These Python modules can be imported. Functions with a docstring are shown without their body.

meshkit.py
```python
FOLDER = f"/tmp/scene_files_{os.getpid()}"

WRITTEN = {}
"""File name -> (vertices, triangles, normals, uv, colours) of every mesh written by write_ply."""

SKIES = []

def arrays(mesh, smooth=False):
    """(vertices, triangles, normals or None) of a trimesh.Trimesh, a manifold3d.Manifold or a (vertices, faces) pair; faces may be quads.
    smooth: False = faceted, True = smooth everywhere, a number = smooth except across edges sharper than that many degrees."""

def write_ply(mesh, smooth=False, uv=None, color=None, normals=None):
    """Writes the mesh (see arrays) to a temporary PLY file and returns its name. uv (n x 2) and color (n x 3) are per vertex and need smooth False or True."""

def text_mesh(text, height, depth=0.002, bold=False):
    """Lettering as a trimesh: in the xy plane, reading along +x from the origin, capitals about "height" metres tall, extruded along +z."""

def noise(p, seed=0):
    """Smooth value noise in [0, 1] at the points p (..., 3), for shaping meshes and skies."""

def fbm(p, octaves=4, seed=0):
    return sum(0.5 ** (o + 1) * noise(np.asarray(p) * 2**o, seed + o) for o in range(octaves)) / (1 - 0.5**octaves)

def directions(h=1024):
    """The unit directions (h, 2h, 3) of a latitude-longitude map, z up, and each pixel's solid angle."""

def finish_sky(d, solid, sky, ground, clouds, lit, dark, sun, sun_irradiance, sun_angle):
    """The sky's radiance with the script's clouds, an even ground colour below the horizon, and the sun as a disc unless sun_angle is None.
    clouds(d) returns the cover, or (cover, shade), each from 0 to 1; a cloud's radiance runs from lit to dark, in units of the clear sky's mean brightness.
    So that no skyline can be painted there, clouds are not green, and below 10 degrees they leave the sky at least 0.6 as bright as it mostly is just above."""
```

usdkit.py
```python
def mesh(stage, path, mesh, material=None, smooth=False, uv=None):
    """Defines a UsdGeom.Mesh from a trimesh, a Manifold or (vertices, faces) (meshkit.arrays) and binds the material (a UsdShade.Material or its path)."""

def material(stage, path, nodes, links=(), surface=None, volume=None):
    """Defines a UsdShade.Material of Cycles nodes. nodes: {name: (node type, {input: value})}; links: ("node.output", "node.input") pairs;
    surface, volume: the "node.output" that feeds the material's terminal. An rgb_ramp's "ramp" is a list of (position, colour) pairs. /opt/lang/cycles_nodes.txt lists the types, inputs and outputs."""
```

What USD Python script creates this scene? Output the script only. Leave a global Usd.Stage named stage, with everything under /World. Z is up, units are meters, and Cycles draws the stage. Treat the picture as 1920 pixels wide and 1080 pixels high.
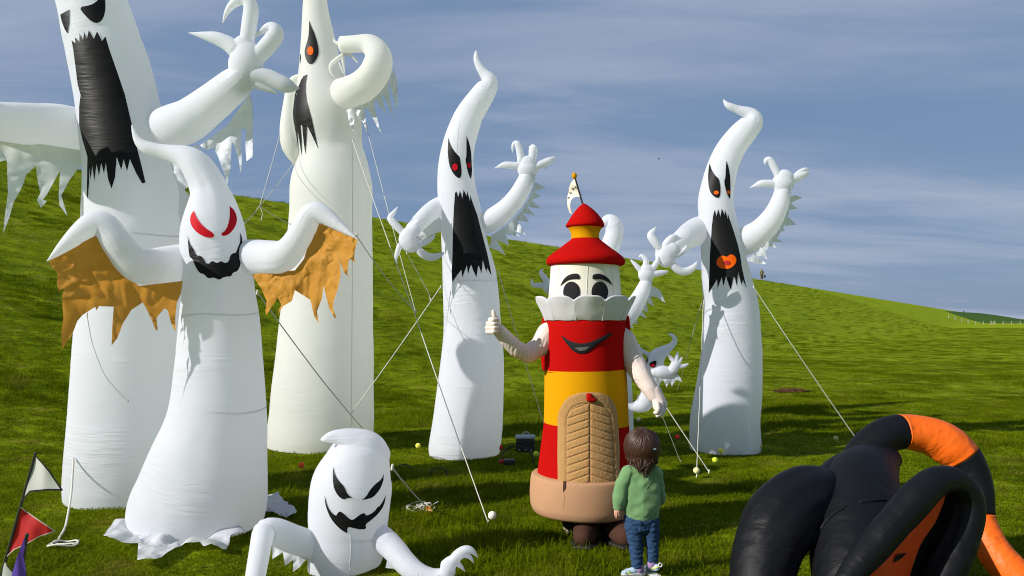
import math, random
import numpy as np
import trimesh, shapely, manifold3d as m3
from shapely.geometry import Polygon, Point, LineString
from shapely.ops import unary_union
from scipy.interpolate import Akima1DInterpolator, LinearNDInterpolator, NearestNDInterpolator
from scipy.spatial import Delaunay
import usdkit, meshkit
from pxr import Usd, UsdGeom, UsdLux, UsdShade, Sdf, Gf, Vt

random.seed(7)
RNG = np.random.default_rng(7)
stage = Usd.Stage.CreateInMemory()
UsdGeom.SetStageUpAxis(stage, UsdGeom.Tokens.z)
UsdGeom.SetStageMetersPerUnit(stage, 1.0)
UsdGeom.Xform.Define(stage, '/World')
UsdGeom.Scope.Define(stage, '/World/Looks')

# ------------------------------------------------------------------ camera, sky, sun
FOC = 1450.0                       # focal length in pixels of a 1920 wide picture
EYE = 1.56
PITCH = math.atan(60 / FOC)
cam = UsdGeom.Camera.Define(stage, '/World/camera')
cam.CreateHorizontalApertureAttr(36.0)
cam.CreateFocalLengthAttr(36.0 * FOC / 1920)
cam.CreateFStopAttr(0.0)
cam.CreateClippingRangeAttr(Gf.Vec2f(0.05, 20000))
cam.AddTranslateOp().Set(Gf.Vec3d(0, 0, EYE))
cam.AddRotateXOp().Set(90 + math.degrees(PITCH))
cam.CreateExposureAttr(0.9)

SUN_EL = math.radians(29.0)
SUN_TO = np.array([-0.90, -0.445])
SUN_TO = SUN_TO / np.linalg.norm(SUN_TO)
sun_dir = np.array([SUN_TO[0] * math.cos(SUN_EL), SUN_TO[1] * math.cos(SUN_EL), math.sin(SUN_EL)])

def sky_material():
    return usdkit.material(stage, '/World/Looks/sky_look', {
        'sky': ('sky_texture', {'sky_type': 'single_scattering', 'sun_disc': False, 'sun_elevation': SUN_EL,
                                'sun_rotation': math.atan2(SUN_TO[0], SUN_TO[1]), 'altitude': 10.0,
                                'air_density': 1.0, 'aerosol_density': 0.7, 'ozone_density': 1.2}),
        'tc': ('texture_coordinate', {}),
        'sp': ('separate_xyz', {}),
        'zz': ('math', {'math_type': 'add', 'value2': 0.12}),
        'zm': ('math', {'math_type': 'maximum', 'value2': 0.1}),
        'dx': ('math', {'math_type': 'divide'}),
        'dy': ('math', {'math_type': 'divide'}),
        'cv': ('combine_xyz', {'z': 0.0}),
        'mp': ('mapping', {'rotation': (0, 0, -0.35), 'scale': (0.55, 1.5, 1)}),
        'n1': ('noise_texture', {'scale': 1.1, 'detail': 7.0, 'roughness': 0.6, 'distortion': 0.5}),
        'n2': ('noise_texture', {'scale': 0.5, 'detail': 3.0, 'roughness': 0.5}),
        'mu': ('math', {'math_type': 'multiply'}),
        'rp': ('rgb_ramp', {'ramp': [(0.14, (0.0,) * 3), (0.21, (0.10,) * 3), (0.29, (0.5,) * 3), (0.39, (0.9,) * 3)]}),
        'veil': ('mix', {'fac': 0.88, 'color2': (1.45, 2.25, 3.75)}),
        'mx': ('mix', {'mix_type': 'mix', 'color2': (3.5, 4.0, 5.1)}),
        'bg': ('background_shader', {'strength': 0.062}),
    }, [('tc.generated', 'sp.vector'), ('sp.z', 'zz.value1'), ('zz.value', 'zm.value1'),
        ('sp.x', 'dx.value1'), ('zm.value', 'dx.value2'), ('sp.y', 'dy.value1'), ('zm.value', 'dy.value2'),
        ('dx.value', 'cv.x'), ('dy.value', 'cv.y'), ('cv.vector', 'mp.vector'),
        ('mp.vector', 'n1.vector'), ('mp.vector', 'n2.vector'),
        ('n1.fac', 'mu.value1'), ('n2.fac', 'mu.value2'), ('mu.value', 'rp.fac'),
        ('sky.color', 'veil.color1'), ('veil.color', 'mx.color1'), ('rp.color', 'mx.fac'), ('mx.color', 'bg.color')], surface='bg.background')

dome = UsdLux.DomeLight.Define(stage, '/World/sky')
UsdShade.MaterialBindingAPI.Apply(dome.GetPrim()).Bind(sky_material())
dome.GetPrim().SetCustomDataByKey('kind', 'structure')

sun = UsdLux.DistantLight.Define(stage, '/World/sun')
sun.CreateIntensityAttr(0.85)
sun.CreateNormalizeAttr(True)
sun.CreateAngleAttr(0.5)
sun.CreateColorAttr(Gf.Vec3f(1.0, 0.955, 0.89))
_z = sun_dir
_x = np.cross([0, 0, 1.0], _z); _x /= np.linalg.norm(_x)
_y = np.cross(_z, _x)
sun.AddTransformOp().Set(Gf.Matrix4d(*_x, 0, *_y, 0, *_z, 0, 0, 0, 8, 1))

# ------------------------------------------------------------------ geometry helpers
FWD = np.array([0, math.cos(PITCH), math.sin(PITCH)])
UPV = np.array([0, -math.sin(PITCH), math.cos(PITCH)])

def ray(px, py):
    px, py = np.asarray(px, float), np.asarray(py, float)
    a, b = (px - 960) / FOC, (540 - py) / FOC
    return FWD + a[..., None] * np.array([1.0, 0, 0]) + b[..., None] * UPV

def at(px, py, Y):
    """World point seen at photo pixel (px, py), Y metres in front of the camera."""
    d = ray(px, py)
    return np.array([0, 0, EYE]) + d * (np.asarray(Y, float) / d[..., 1])[..., None]

def pix(p):
    q = np.asarray(p, float) - [0, 0, EYE]
    w = q @ FWD
    return np.stack([960 + FOC * q[..., 0] / w, 540 - FOC * (q @ UPV) / w], -1)

def terrain(x, y):
    x, y = np.asarray(x, float), np.asarray(y, float)
    s = -0.84 * x + 0.54 * y
    m, s0, s1, st = 0.354, 8.0, 13.5, 33.4
    h = np.where(s < s0, 0, np.where(s < s1, m * (s - s0) ** 2 / (2 * (s1 - s0)), m * (s - (s0 + s1) / 2)))
    top = m * (st - (s0 + s1) / 2)
    h = np.where(s > st, top - 0.012 * (s - st) ** 2, h)
    return np.where(s > st + 3, np.maximum(top - 0.108 - 0.3 * (s - st - 3), 0), h)

def ground_at(px, py):
    d = ray(px, py)
    lo, hi = 1.0, 600.0
    f = lambda Y: EYE + d[2] / d[1] * Y - float(terrain(d[0] / d[1] * Y, Y))
    for Y in np.geomspace(1.5, 500, 400):
        if f(Y) < 0:
            hi = Y; break
        lo = Y
    for _ in range(40):
        mid = (lo + hi) / 2
        if f(mid) < 0: hi = mid
        else: lo = mid
    return np.array([d[0] / d[1] * hi, hi, float(terrain(d[0] / d[1] * hi, hi))])

def cv(x0, y0, s):
    """Reads coordinates measured on an enlarged crop: origin and pixels per crop pixel."""
    def f(pts, dy=0):
        return [(x0 + p[0] * s, y0 + (p[1] + dy) * s) + tuple(v * s for v in p[2:3]) + tuple(p[3:]) for p in pts]
    return f

def W(rows, Y):
    """Rows (px, py, radius in px[, Y]) to world rows x, y, z, r."""
    out = []
    for r in rows:
        y = r[3] if len(r) > 3 else Y
        out.append([*at(r[0], r[1], y), r[2] * y / FOC])
    return np.array(out)

class M:
    """vertices, faces, uv"""
    def __init__(s, v, f, uv=None):
        s.v, s.f = np.asarray(v, float), np.asarray(f, int)
        s.uv = np.zeros((len(s.v), 2)) if uv is None else np.asarray(uv, float)

def join(*ms):
    ms = [m for m in ms if m is not None]
    n, V, F, U = 0, [], [], []
    for m in ms:
        if isinstance(m, trimesh.Trimesh):
            m = M(m.vertices, m.faces, np.array(m.vertices)[:, [0, 2]])
        V.append(m.v); F.append(m.f + n); U.append(m.uv); n += len(m.v)
    return M(np.vstack(V), np.vstack(F), np.vstack(U))

def tube(rows, n=32, step=0.04, caps=('round', 'round'), squash=1.0, wob=0.0, t0=0.0, t1=1.0, seed=0, wfreq=2.5, ref=(0, 1, 0), pk=None):
    rows = np.asarray(rows, float)
    d = np.linalg.norm(np.diff(rows[:, :3], axis=0), axis=1)
    k = np.concatenate([[0], np.cumsum(np.maximum(d, 1e-4))])
    L = k[-1]
    ip = Akima1DInterpolator(k, rows) if len(rows) > 2 else (lambda t: rows[0] + (rows[1] - rows[0]) * (np.asarray(t)[:, None] / L))
    cnt = max(int(L * (t1 - t0) / step) + 1, 4)
    t = np.linspace(t0 * L, t1 * L, cnt)
    P = np.asarray(ip(t))
    if cnt > 12:
        for _ in range(3):
            Q = P.copy(); Q[1:-1] = 0.25 * P[:-2] + 0.5 * P[1:-1] + 0.25 * P[2:]; P = Q
    C, R = P[:, :3], np.maximum(P[:, 3], 1e-4)
    T = np.gradient(C, axis=0) if cnt > 2 else np.repeat((C[1] - C[0])[None], cnt, 0)
    T /= np.maximum(np.linalg.norm(T, axis=1, keepdims=True), 1e-9)
    N1 = np.array(ref, float)[None] - (T @ np.array(ref, float))[:, None] * T
    prev = None
    for i in range(cnt):
        l = np.linalg.norm(N1[i])
        if l < 0.15 and prev is not None:
            N1[i] = prev - (prev @ T[i]) * T[i]; l = np.linalg.norm(N1[i])
        elif l < 1e-3:
            N1[i] = np.cross(T[i], [0.3, 0.1, 0.9]); l = np.linalg.norm(N1[i])
        N1[i] /= l; prev = N1[i]
    N2 = np.cross(T, N1)
    rings = [(C[i], T[i], N1[i], N2[i], R[i], t[i]) for i in range(cnt)]
    def cap(e, sgn):
        c, tt, a, b, r, s = rings[e]
        out = []
        for q in (25, 45, 62, 76, 86):
            q = math.radians(q)
            out.append((c + sgn * tt * r * math.sin(q), tt, a, b, r * math.cos(q), s + sgn * r * math.sin(q)))
        return out
    if caps[0] == 'round': rings = cap(0, -1)[::-1] + rings
    if caps[1] == 'round': rings = rings + cap(-1, 1)
    ang = np.linspace(0, 2 * math.pi, n + 1)
    V, U = [], []
    for c, tt, a, b, r, s in rings:
        V.append(c + r * (np.cos(ang)[:, None] * a * squash + np.sin(ang)[:, None] * b))
        U.append(np.stack([ang * max(r, 0.004), np.full(n + 1, s)], 1))
    V = np.array(V); 
    if wob:
        cen = np.array([r[0] for r in rings])[:, None]
        nz = meshkit.noise(V * wfreq + seed * 7.3, seed) - 0.5
        nz[:, -1] = nz[:, 0]
        V = cen + (V - cen) * (1 + wob * nz[..., None])
    if pk:
        cen = np.array([r[0] for r in rings])[:, None]
        sl = np.array([r[5] for r in rings])
        aa = ang / (2 * math.pi)
        for q, (tp, amp, wid) in enumerate(pk):
            w = np.exp(-np.abs(sl - tp * L) / wid)[:, None]
            fold = np.zeros((len(rings), n + 1))
            for kf, am in ((11, 0.6), (19, 0.5), (31, 0.3)):
                fold += am * (meshkit.noise(np.stack([np.broadcast_to(aa * kf, fold.shape), np.broadcast_to((sl / wid * 0.35)[:, None], fold.shape), np.full(fold.shape, q * 3.7 + seed)], -1), seed + q) - 0.5)
            pinch = -0.55 * np.exp(-((sl - tp * L) / (wid * 0.3)) ** 2)[:, None]
            d_ = amp * (w * fold * 1.6 + pinch * 0.5)
            d_[:, -1] = d_[:, 0]
            V = cen + (V - cen) * (1 + d_[..., None])
    m = len(rings)
    i, j = np.meshgrid(np.arange(m - 1), np.arange(n), indexing='ij')
    a = (i * (n + 1) + j).ravel(); b = a + 1; c = a + n + 1; e = c + 1
    F = np.vstack([np.stack([a, c, b], 1), np.stack([b, c, e], 1)])
    V = V.reshape(-1, 3); U = np.array(U).reshape(-1, 2)
    ex = []
    for end, flip in ((0, 1), (m - 1, 0)):
        if (caps[0] if end == 0 else caps[1]) is None: continue
        base = end * (n + 1)
        V = np.vstack([V, V[base:base + n].mean(0)]); U = np.vstack([U, U[base]])
        q = len(V) - 1
        for j in range(n):
            ex.append((q, base + j, base + j + 1) if flip else (q, base + j + 1, base + j))
    if ex: F = np.vstack([F, np.array(ex)])
    return M(V, F[:, ::-1], U)

def tri_poly(poly, cell):
    """Points and triangles filling a polygon in the plane."""
    V, F, n = [], [], 0
    for g in getattr(poly, 'geoms', [poly]):
        if g.is_empty or g.geom_type != 'Polygon': continue
        pts = []
        for ringg in [g.exterior, *g.interiors]:
            c = np.array(ringg.coords)
            for a, b in zip(c[:-1], c[1:]):
                k = max(int(np.linalg.norm(b - a) / (cell * 0.6)), 1)
                pts += [a + (b - a) * q / k for q in range(k)]
        x0, y0, x1, y1 = g.bounds
        gx, gy = np.meshgrid(np.arange(x0 + cell / 2, x1, cell), np.arange(y0 + cell / 2, y1, cell * 0.87))
        gx[1::2] += cell / 2
        gp = np.stack([gx.ravel(), gy.ravel()], 1)
        inner = g.buffer(-cell * 0.35)
        if len(gp) and not inner.is_empty:
            gp = gp[shapely.contains_xy(inner, gp[:, 0], gp[:, 1])]
            pts = np.vstack([pts, gp]) if len(gp) else np.array(pts)
        pts = np.array(pts)
        pts = pts + RNG.normal(0, 1e-5, pts.shape)
        if len(pts) < 3: continue
        t = Delaunay(pts).simplices
        cen = pts[t].mean(1)
        t = t[shapely.contains_xy(g.buffer(1e-3), cen[:, 0], cen[:, 1])]
        a = pts[t]
        area = np.cross(a[:, 1] - a[:, 0], a[:, 2] - a[:, 0])
        t = t[np.abs(area) > 1e-6]; area = area[np.abs(area) > 1e-6]
        t[area < 0] = t[area < 0][:, ::-1]
        V.append(pts); F.append(t + n); n += len(pts)
    return np.vstack(V), np.vstack(F)

def cloth(polys, Y, amp=0.04, freq=5.0, cell=5.0, seed=0, crumple=0.0, lean=None, thick=0.003):
    """Hanging sheet of fabric, outline given in photo pixels, at depth Y (number or function of px, py)."""
    g = unary_union([Polygon([p[:2] for p in q]).buffer(0.01) for q in polys])
    P, F = tri_poly(g, cell)
    Yv = Y(P[:, 0], P[:, 1]) if callable(Y) else np.full(len(P), float(Y))
    p = at(P[:, 0], P[:, 1], Yv)
    q = p * [1.0, 0.2, 0.45] * freq + seed * 3.1
    rip = (meshkit.noise(q, seed) - 0.5) * 2 * amp
    if crumple:
        w = meshkit.noise(p * 3 + seed, seed + 7) * 2.5
        r = np.stack([p[:, 0] * 9 + p[:, 2] * 3 + w, p[:, 1] * 3, p[:, 2] * 5 - p[:, 0] * 4 + w], 1) + seed
        rip += crumple * (np.abs(meshkit.noise(r, seed + 1) - 0.5) * 1.3 + 0.5 * np.abs(meshkit.noise(r * [2.3, 2, 1.6], seed + 2) - 0.5) - 0.4)
    v = at(P[:, 0], P[:, 1], Yv + rip)
    return M(v, F, np.stack([v[:, 0], v[:, 2]], 1))

class Surface:
    """Front of a body as seen by the photographer; printed shapes are laid on it."""
    def __init__(s, m):
        t = trimesh.Trimesh(m.v, m.f, process=False)
        _, f, nn = meshkit.arrays((m.v, m.f), True)
        s.v, s.n = m.v, nn
        view = m.v - [0, 0, EYE]
        front = (np.einsum('ij,ij->i', nn, view) < 0)
        if front.mean() < 0.3: front = ~front; s.n = -s.n
        s.v, s.n = s.v[front], s.n[front]
        s.p = pix(s.v)
    def lay(s, P, off):
        lo, hi = P.min(0) - 40, P.max(0) + 40
        k = ((s.p > lo) & (s.p < hi)).all(1)
        X = np.hstack([s.v[k], s.n[k]]); p = s.p[k]
        p = p + RNG.normal(0, 1e-4, p.shape)
        out = LinearNDInterpolator(p, X)(P)
        bad = np.isnan(out).any(1)
        if bad.any(): out[bad] = NearestNDInterpolator(p, X)(P[bad])
        nn = out[:, 3:] / np.maximum(np.linalg.norm(out[:, 3:], axis=1, keepdims=True), 1e-6)
        return out[:, :3] + nn * np.asarray(off).reshape(-1, 1), nn

def decal(surf, poly, off=0.007, cell=5.0, dome=0.0, width=4.0):
    """Sheet sewn or printed on a body: outline in photo pixels, dome = puffed height (m) reached width px inside the edge."""
    g = poly if hasattr(poly, 'geom_type') else Polygon([p[:2] for p in poly]).buffer(0)
    P, F = tri_poly(g, cell)
    o = np.full(len(P), off)
    if dome:
        b = g.boundary
        dd = shapely.distance(shapely.points(P), b)
        o = off + dome * np.sqrt(np.clip(dd / width, 0, 1))
    v, nn = surf.lay(P, o)
    sc = np.linalg.norm(v - [0, 0, EYE], axis=1).mean() / FOC
    return M(v, F, P * sc)

def ell(cx, cy, rx, ry, n=28, rot=0):
    a = np.linspace(0, 2 * math.pi, n, endpoint=False)
    x, y = rx * np.cos(a), ry * np.sin(a)
    c, s = math.cos(rot), math.sin(rot)
    return [(cx + c * u - s * w, cy + s * u + c * w) for u, w in zip(x, y)]

def smooth_poly(pts, k=1, sharp=60):
    """Rounds the gentle corners of an outline (Chaikin), keeps spikes."""
    P = [np.array(p[:2], float) for p in pts]
    for _ in range(k):
        out, n = [], len(P)
        for i in range(n):
            a, b, c = P[i - 1], P[i], P[(i + 1) % n]
            u, w = a - b, c - b
            ang = math.degrees(math.acos(np.clip(u @ w / (np.linalg.norm(u) * np.linalg.norm(w) + 1e-9), -1, 1)))
            if ang < sharp: out.append(b)
            else: out += [b + u * 0.25, b + w * 0.25]
        P = out
    return [tuple(p) for p in P]

def capsules(chains, ref=0.01, smooth=8, seg=20):
    """One smooth skin around chains of (point, radius)."""
    parts = []
    def ball(p, r):
        return m3.Manifold.sphere(r, seg).translate([float(x) for x in p])
    for ch in chains:
        if isinstance(ch, tuple):
            parts.append(m3.Manifold.batch_hull([ball(p, r) for p, r in ch[1]])); continue
        b = [ball(p, r) for p, r in ch]
        if len(b) == 1: parts.append(b[0])
        for x, y in zip(b[:-1], b[1:]): parts.append(m3.Manifold.batch_hull([x, y]))
    u = m3.Manifold.batch_boolean(parts, m3.OpType.Add)
    u = u.refine_to_length(ref)
    mm = u.to_mesh()
    t = trimesh.Trimesh(mm.vert_properties[:, :3], mm.tri_verts, process=True)
    if smooth: trimesh.smoothing.filter_taubin(t, lamb=0.5, nu=0.53, iterations=smooth)
    return M(t.vertices, t.faces, np.array(t.vertices)[:, [0, 2]])

def hullof(balls, seg=20, ref=0.015, smooth=6):
    h = m3.Manifold.batch_hull([m3.Manifold.sphere(r, seg).translate([float(x) for x in p]) for p, r in balls]).refine_to_length(ref)
    mm = h.to_mesh()
    t = trimesh.Trimesh(mm.vert_properties[:, :3], mm.tri_verts, process=True)
    if smooth: trimesh.smoothing.filter_taubin(t, iterations=smooth)
    return M(t.vertices, t.faces, np.array(t.vertices)[:, [0, 2]])

def blend(ms, ref=0.02, iters=12):
    parts = []
    for m in ms:
        t = trimesh.Trimesh(m.v, m.f, process=False)
        t.merge_vertices(merge_tex=True, merge_norm=True, digits_vertex=6)
        t.update_faces(t.nondegenerate_faces()); t.remove_unreferenced_vertices()
        if t.volume < 0: t.invert()
        q = m3.Manifold(m3.Mesh(np.asarray(t.vertices, np.float32), np.asarray(t.faces, np.uint32)))
        if q.is_empty(): return join(*ms)
        parts.append(q)
    u = m3.Manifold.batch_boolean(parts, m3.OpType.Add).refine_to_length(ref)
    mm = u.to_mesh()
    t = trimesh.Trimesh(mm.vert_properties[:, :3], mm.tri_verts, process=True)
    trimesh.smoothing.filter_taubin(t, lamb=0.5, nu=0.51, iterations=iters)
    v = np.array(t.vertices)
    return M(v, t.faces, np.column_stack([v[:, 0] + 0.4 * v[:, 1], v[:, 2]]))

def box(sx, sy, sz, c=(0, 0, 0), bev=0.0):
    if bev:
        pts = [(np.array(c) + [a * (sx / 2 - bev), b * (sy / 2 - bev), d * (sz / 2 - bev)], bev) for a in (-1, 1) for b in (-1, 1) for d in (-1, 1)]
        h = m3.Manifold.batch_hull([m3.Manifold.sphere(r, 8).translate([float(x) for x in p]) for p, r in pts])
        mm = h.to_mesh(); return M(mm.vert_properties[:, :3], mm.tri_verts)
    b = trimesh.creation.box([sx, sy, sz]); b.apply_translation(c)
    return M(b.vertices, b.faces)

# ------------------------------------------------------------------ objects
_taken = {}
def numbered(parent, name):
    k = (parent, name); n = _taken.get(k, 0); _taken[k] = n + 1
    return f'{parent}/{name}' if n == 0 else f'{parent}/{name}_{n:03d}'

def tag(prim, label=None, cat=None, group=None, kind=None):
    for k, v in (('label', label), ('category', cat), ('group', group), ('kind', kind)):
        if v: prim.SetCustomDataByKey(k, v)
    return prim

class Thing:
    def __init__(s, name, label, cat, loc=(0, 0, 0), group=None, kind=None):
        s.path = numbered('/World', name); s.loc = np.array(loc, float)
        x = UsdGeom.Xform.Define(stage, s.path); x.AddTranslateOp().Set(Gf.Vec3d(*map(float, loc)))
        s.prim = tag(x.GetPrim(), label, cat, group, kind)
    def part(s, name, m, mat, smooth=True, under=None, label=None):
        path = numbered(under or s.path, name)
        put(path, M(m.v - s.loc, m.f, m.uv), mat, smooth)
        if label: stage.GetPrimAtPath(path).SetCustomDataByKey('label', label)
        return path

def put(path, m, mat, smooth=True):
    if smooth is True or smooth is False:
        usdkit.mesh(stage, path, (m.v, m.f), mat, smooth=smooth, uv=m.uv)
    else:
        usdkit.mesh(stage, path, (m.v, m.f), mat, smooth=smooth)

def single(name, m, mat, label=None, cat=None, group=None, kind=None, smooth=True):
    path = numbered('/World', name)
    put(path, m, mat, smooth)
    return tag(stage.GetPrimAtPath(path), label, cat, group, kind)

# ------------------------------------------------------------------ materials
def fabric(name, color, rough=0.5, *a, crease=0.0, **k):
    return _fabric(name, color, rough, *a, crease=crease, **k)

def _fabric(name, color, rough=0.5, bump=0.5, translucent=0.0, scale=(3.0, 26.0, 1.0), var=0.03, sheen=0.0, fine=900.0, spec=0.4, dist=0.012, crease=0.0):
    c = np.array(color)
    nodes = {
        'tc': ('texture_coordinate', {}),
        'mp': ('mapping', {'scale': scale}),
        'n1': ('noise_texture', {'scale': 1.0, 'detail': 3.0, 'roughness': 0.55, 'distortion': 0.6}),
        'mp2': ('mapping', {'scale': (1.4, 2.2, 1.0), 'location': (3.1, 7.7, 0)}),
        'n2': ('noise_texture', {'scale': 1.0, 'detail': 2.0}),
        'msk': ('map_range', {'from_min': 0.46, 'from_max': 0.68, 'to_min': 0.10, 'to_max': 1.6, 'clamp': True}),
        'mu': ('math', {'math_type': 'multiply'}),
        'mp4': ('mapping', {'scale': (scale[0] * 1.1, scale[1] * 2.0, 1.0), 'rotation': (0, 0, 0.12)}),
        'n4': ('noise_texture', {'scale': 1.0, 'detail': 2.0, 'distortion': 0.4}),
        'ad': ('math', {'math_type': 'multiply_add', 'value2': 0.2}),
        'bp': ('bump', {'strength': bump * 0.55, 'distance': dist}),
        'n3': ('noise_texture', {'scale': 2.2, 'detail': 4.0}),
        'mx': ('mix', {'color1': tuple(c * (1 - var)), 'color2': tuple(np.minimum(c * (1 + var), 0.9))}),
        'p': ('principled_bsdf', {'roughness': rough, 'specular_ior_level': spec, 'sheen_weight': sheen, 'sheen_roughness': 0.5}),
    }
    links = [('tc.UV', 'mp.vector'), ('mp.vector', 'n1.vector'), ('tc.UV', 'mp2.vector'), ('mp2.vector', 'n2.vector'),
             ('n2.fac', 'msk.value'), ('n1.fac', 'mu.value1'), ('msk.result', 'mu.value2'), ('tc.UV', 'mp4.vector'), ('mp4.vector', 'n4.vector'), ('n4.fac', 'ad.value1'), ('mu.value', 'ad.value3'), ('ad.value', 'bp.height'),
             ('n3.fac', 'mx.fac'), ('tc.UV', 'n3.vector'), ('mx.color', 'p.base_color'), ('bp.normal', 'p.normal')]
    if crease:
        nodes['dn'] = ('noise_texture', {'scale': 5.0, 'detail': 2.0})
        nodes['dm'] = ('mix', {'mix_type': 'linear_light', 'fac': 0.25})
        nodes['vo'] = ('noise_texture', {'type': 'ridged_multifractal', 'scale': 4.0, 'detail': 2.0, 'roughness': 0.5})
        nodes['vo2'] = ('noise_texture', {'type': 'ridged_multifractal', 'scale': 9.0, 'detail': 2.0})
        nodes['va'] = ('math', {'math_type': 'multiply_add', 'value2': 0.4})
        nodes['bp2'] = ('bump', {'strength': crease, 'distance': 0.06})
        links = [l for l in links if l != ('bp.normal', 'p.normal')]
        links += [('tc.UV', 'dn.vector'), ('tc.UV', 'dm.color1'), ('dn.color', 'dm.color2'), ('dm.color', 'vo.vector'), ('dm.color', 'vo2.vector'), ('vo2.fac', 'va.value1'), ('vo.fac', 'va.value3'),
                  ('va.value', 'bp2.height'), ('bp.normal', 'bp2.normal'), ('bp2.normal', 'p.normal')]
    surf = 'p.BSDF'
    if translucent:
        nodes['tr'] = ('translucent_bsdf', {'color': tuple(np.minimum(c * 1.18, 0.93))})
        nodes['ms'] = ('mix_closure', {'fac': translucent})
        links += [('p.BSDF', 'ms.closure1'), ('tr.BSDF', 'ms.closure2')]
        surf = 'ms.closure'
    return usdkit.material(stage, f'/World/Looks/{name}', nodes, links, surface=surf)

def plain(name, color, rough=0.6, spec=0.4, bump=0.0, bscale=200.0, var=0.08, vscale=6.0, sheen=0.0, bdist=0.004):
    c = np.array(color)
    nodes = {
        'g': ('texture_coordinate', {}),
        'n': ('noise_texture', {'scale': vscale, 'detail': 4.0}),
        'mx': ('mix', {'color1': tuple(c * (1 - var)), 'color2': tuple(np.minimum(c * (1 + var), 0.95))}),
        'nb': ('noise_texture', {'scale': bscale, 'detail': 2.0}),
        'bp': ('bump', {'strength': bump, 'distance': bdist}),
        'p': ('principled_bsdf', {'roughness': rough, 'specular_ior_level': spec, 'sheen_weight': sheen}),
    }
    links = [('g.object', 'n.vector'), ('g.object', 'nb.vector'), ('n.fac', 'mx.fac'), ('mx.color', 'p.base_color')]
    if bump: links += [('nb.fac', 'bp.height'), ('bp.normal', 'p.normal')]
    return usdkit.material(stage, f'/World/Looks/{name}', nodes, links, surface='p.BSDF')

WHITE = fabric('white_nylon', (0.775, 0.79, 0.88), 0.62, 0.85, 0.54, spec=0.2, dist=0.020)
HANDW = fabric('white_nylon_small', (0.775, 0.79, 0.88), 0.62, 0.6, 0.54, spec=0.2, dist=0.006)
CREAM = fabric('cream_nylon', (0.79, 0.795, 0.77), 0.62, 0.6, 0.54, scale=(2.0, 18.0, 1.0), spec=0.22, dist=0.022)
RAGW = fabric('white_rag', (0.775, 0.79, 0.88), 0.6, 0.5, 0.45, crease=0.5, scale=(14.0, 14.0, 1.0))
RAGO = fabric('orange_rag', (0.58, 0.275, 0.045), 0.6, 0.5, 0.42, crease=0.85, spec=0.12, scale=(13.0, 13.0, 1.0), var=0.08)
PRINTK = fabric('black_print', (0.009, 0.009, 0.009), 0.5, 0.7, 0.0, scale=(3.0, 22.0, 1.0), spec=0.13, dist=0.02)
PRINTR = fabric('red_print', (0.50, 0.006, 0.014), 0.6, 0.4, 0.0, spec=0.08)
PRINTO = fabric('orange_print', (0.80, 0.11, 0.004), 0.6, 0.4, 0.0, spec=0.08)
PRINTD = fabric('dark_red_print', (0.35, 0.012, 0.012), 0.5, 0.4, 0.0)
BLACKN = fabric('black_nylon', (0.004, 0.0045, 0.006), 0.54, 0.7, 0.0, crease=0.16, scale=(4.0, 13.0, 1.0), spec=0.16, dist=0.03)
ORANGEN = fabric('orange_nylon', (0.80, 0.13, 0.008), 0.5, 0.9, 0.08, crease=0.3, spec=0.25, scale=(9.0, 16.0, 1.0), dist=0.02)
REDLIN = fabric('red_orange_lining', (0.62, 0.055, 0.008), 0.5, 0.7, 0.1, scale=(9.0, 12.0, 1.0))
FL_RED = plain('red_fleece', (0.34, 0.004, 0.003), 0.95, 0.03, 0.35, 380, 0.05, 5, 0.0)
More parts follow.
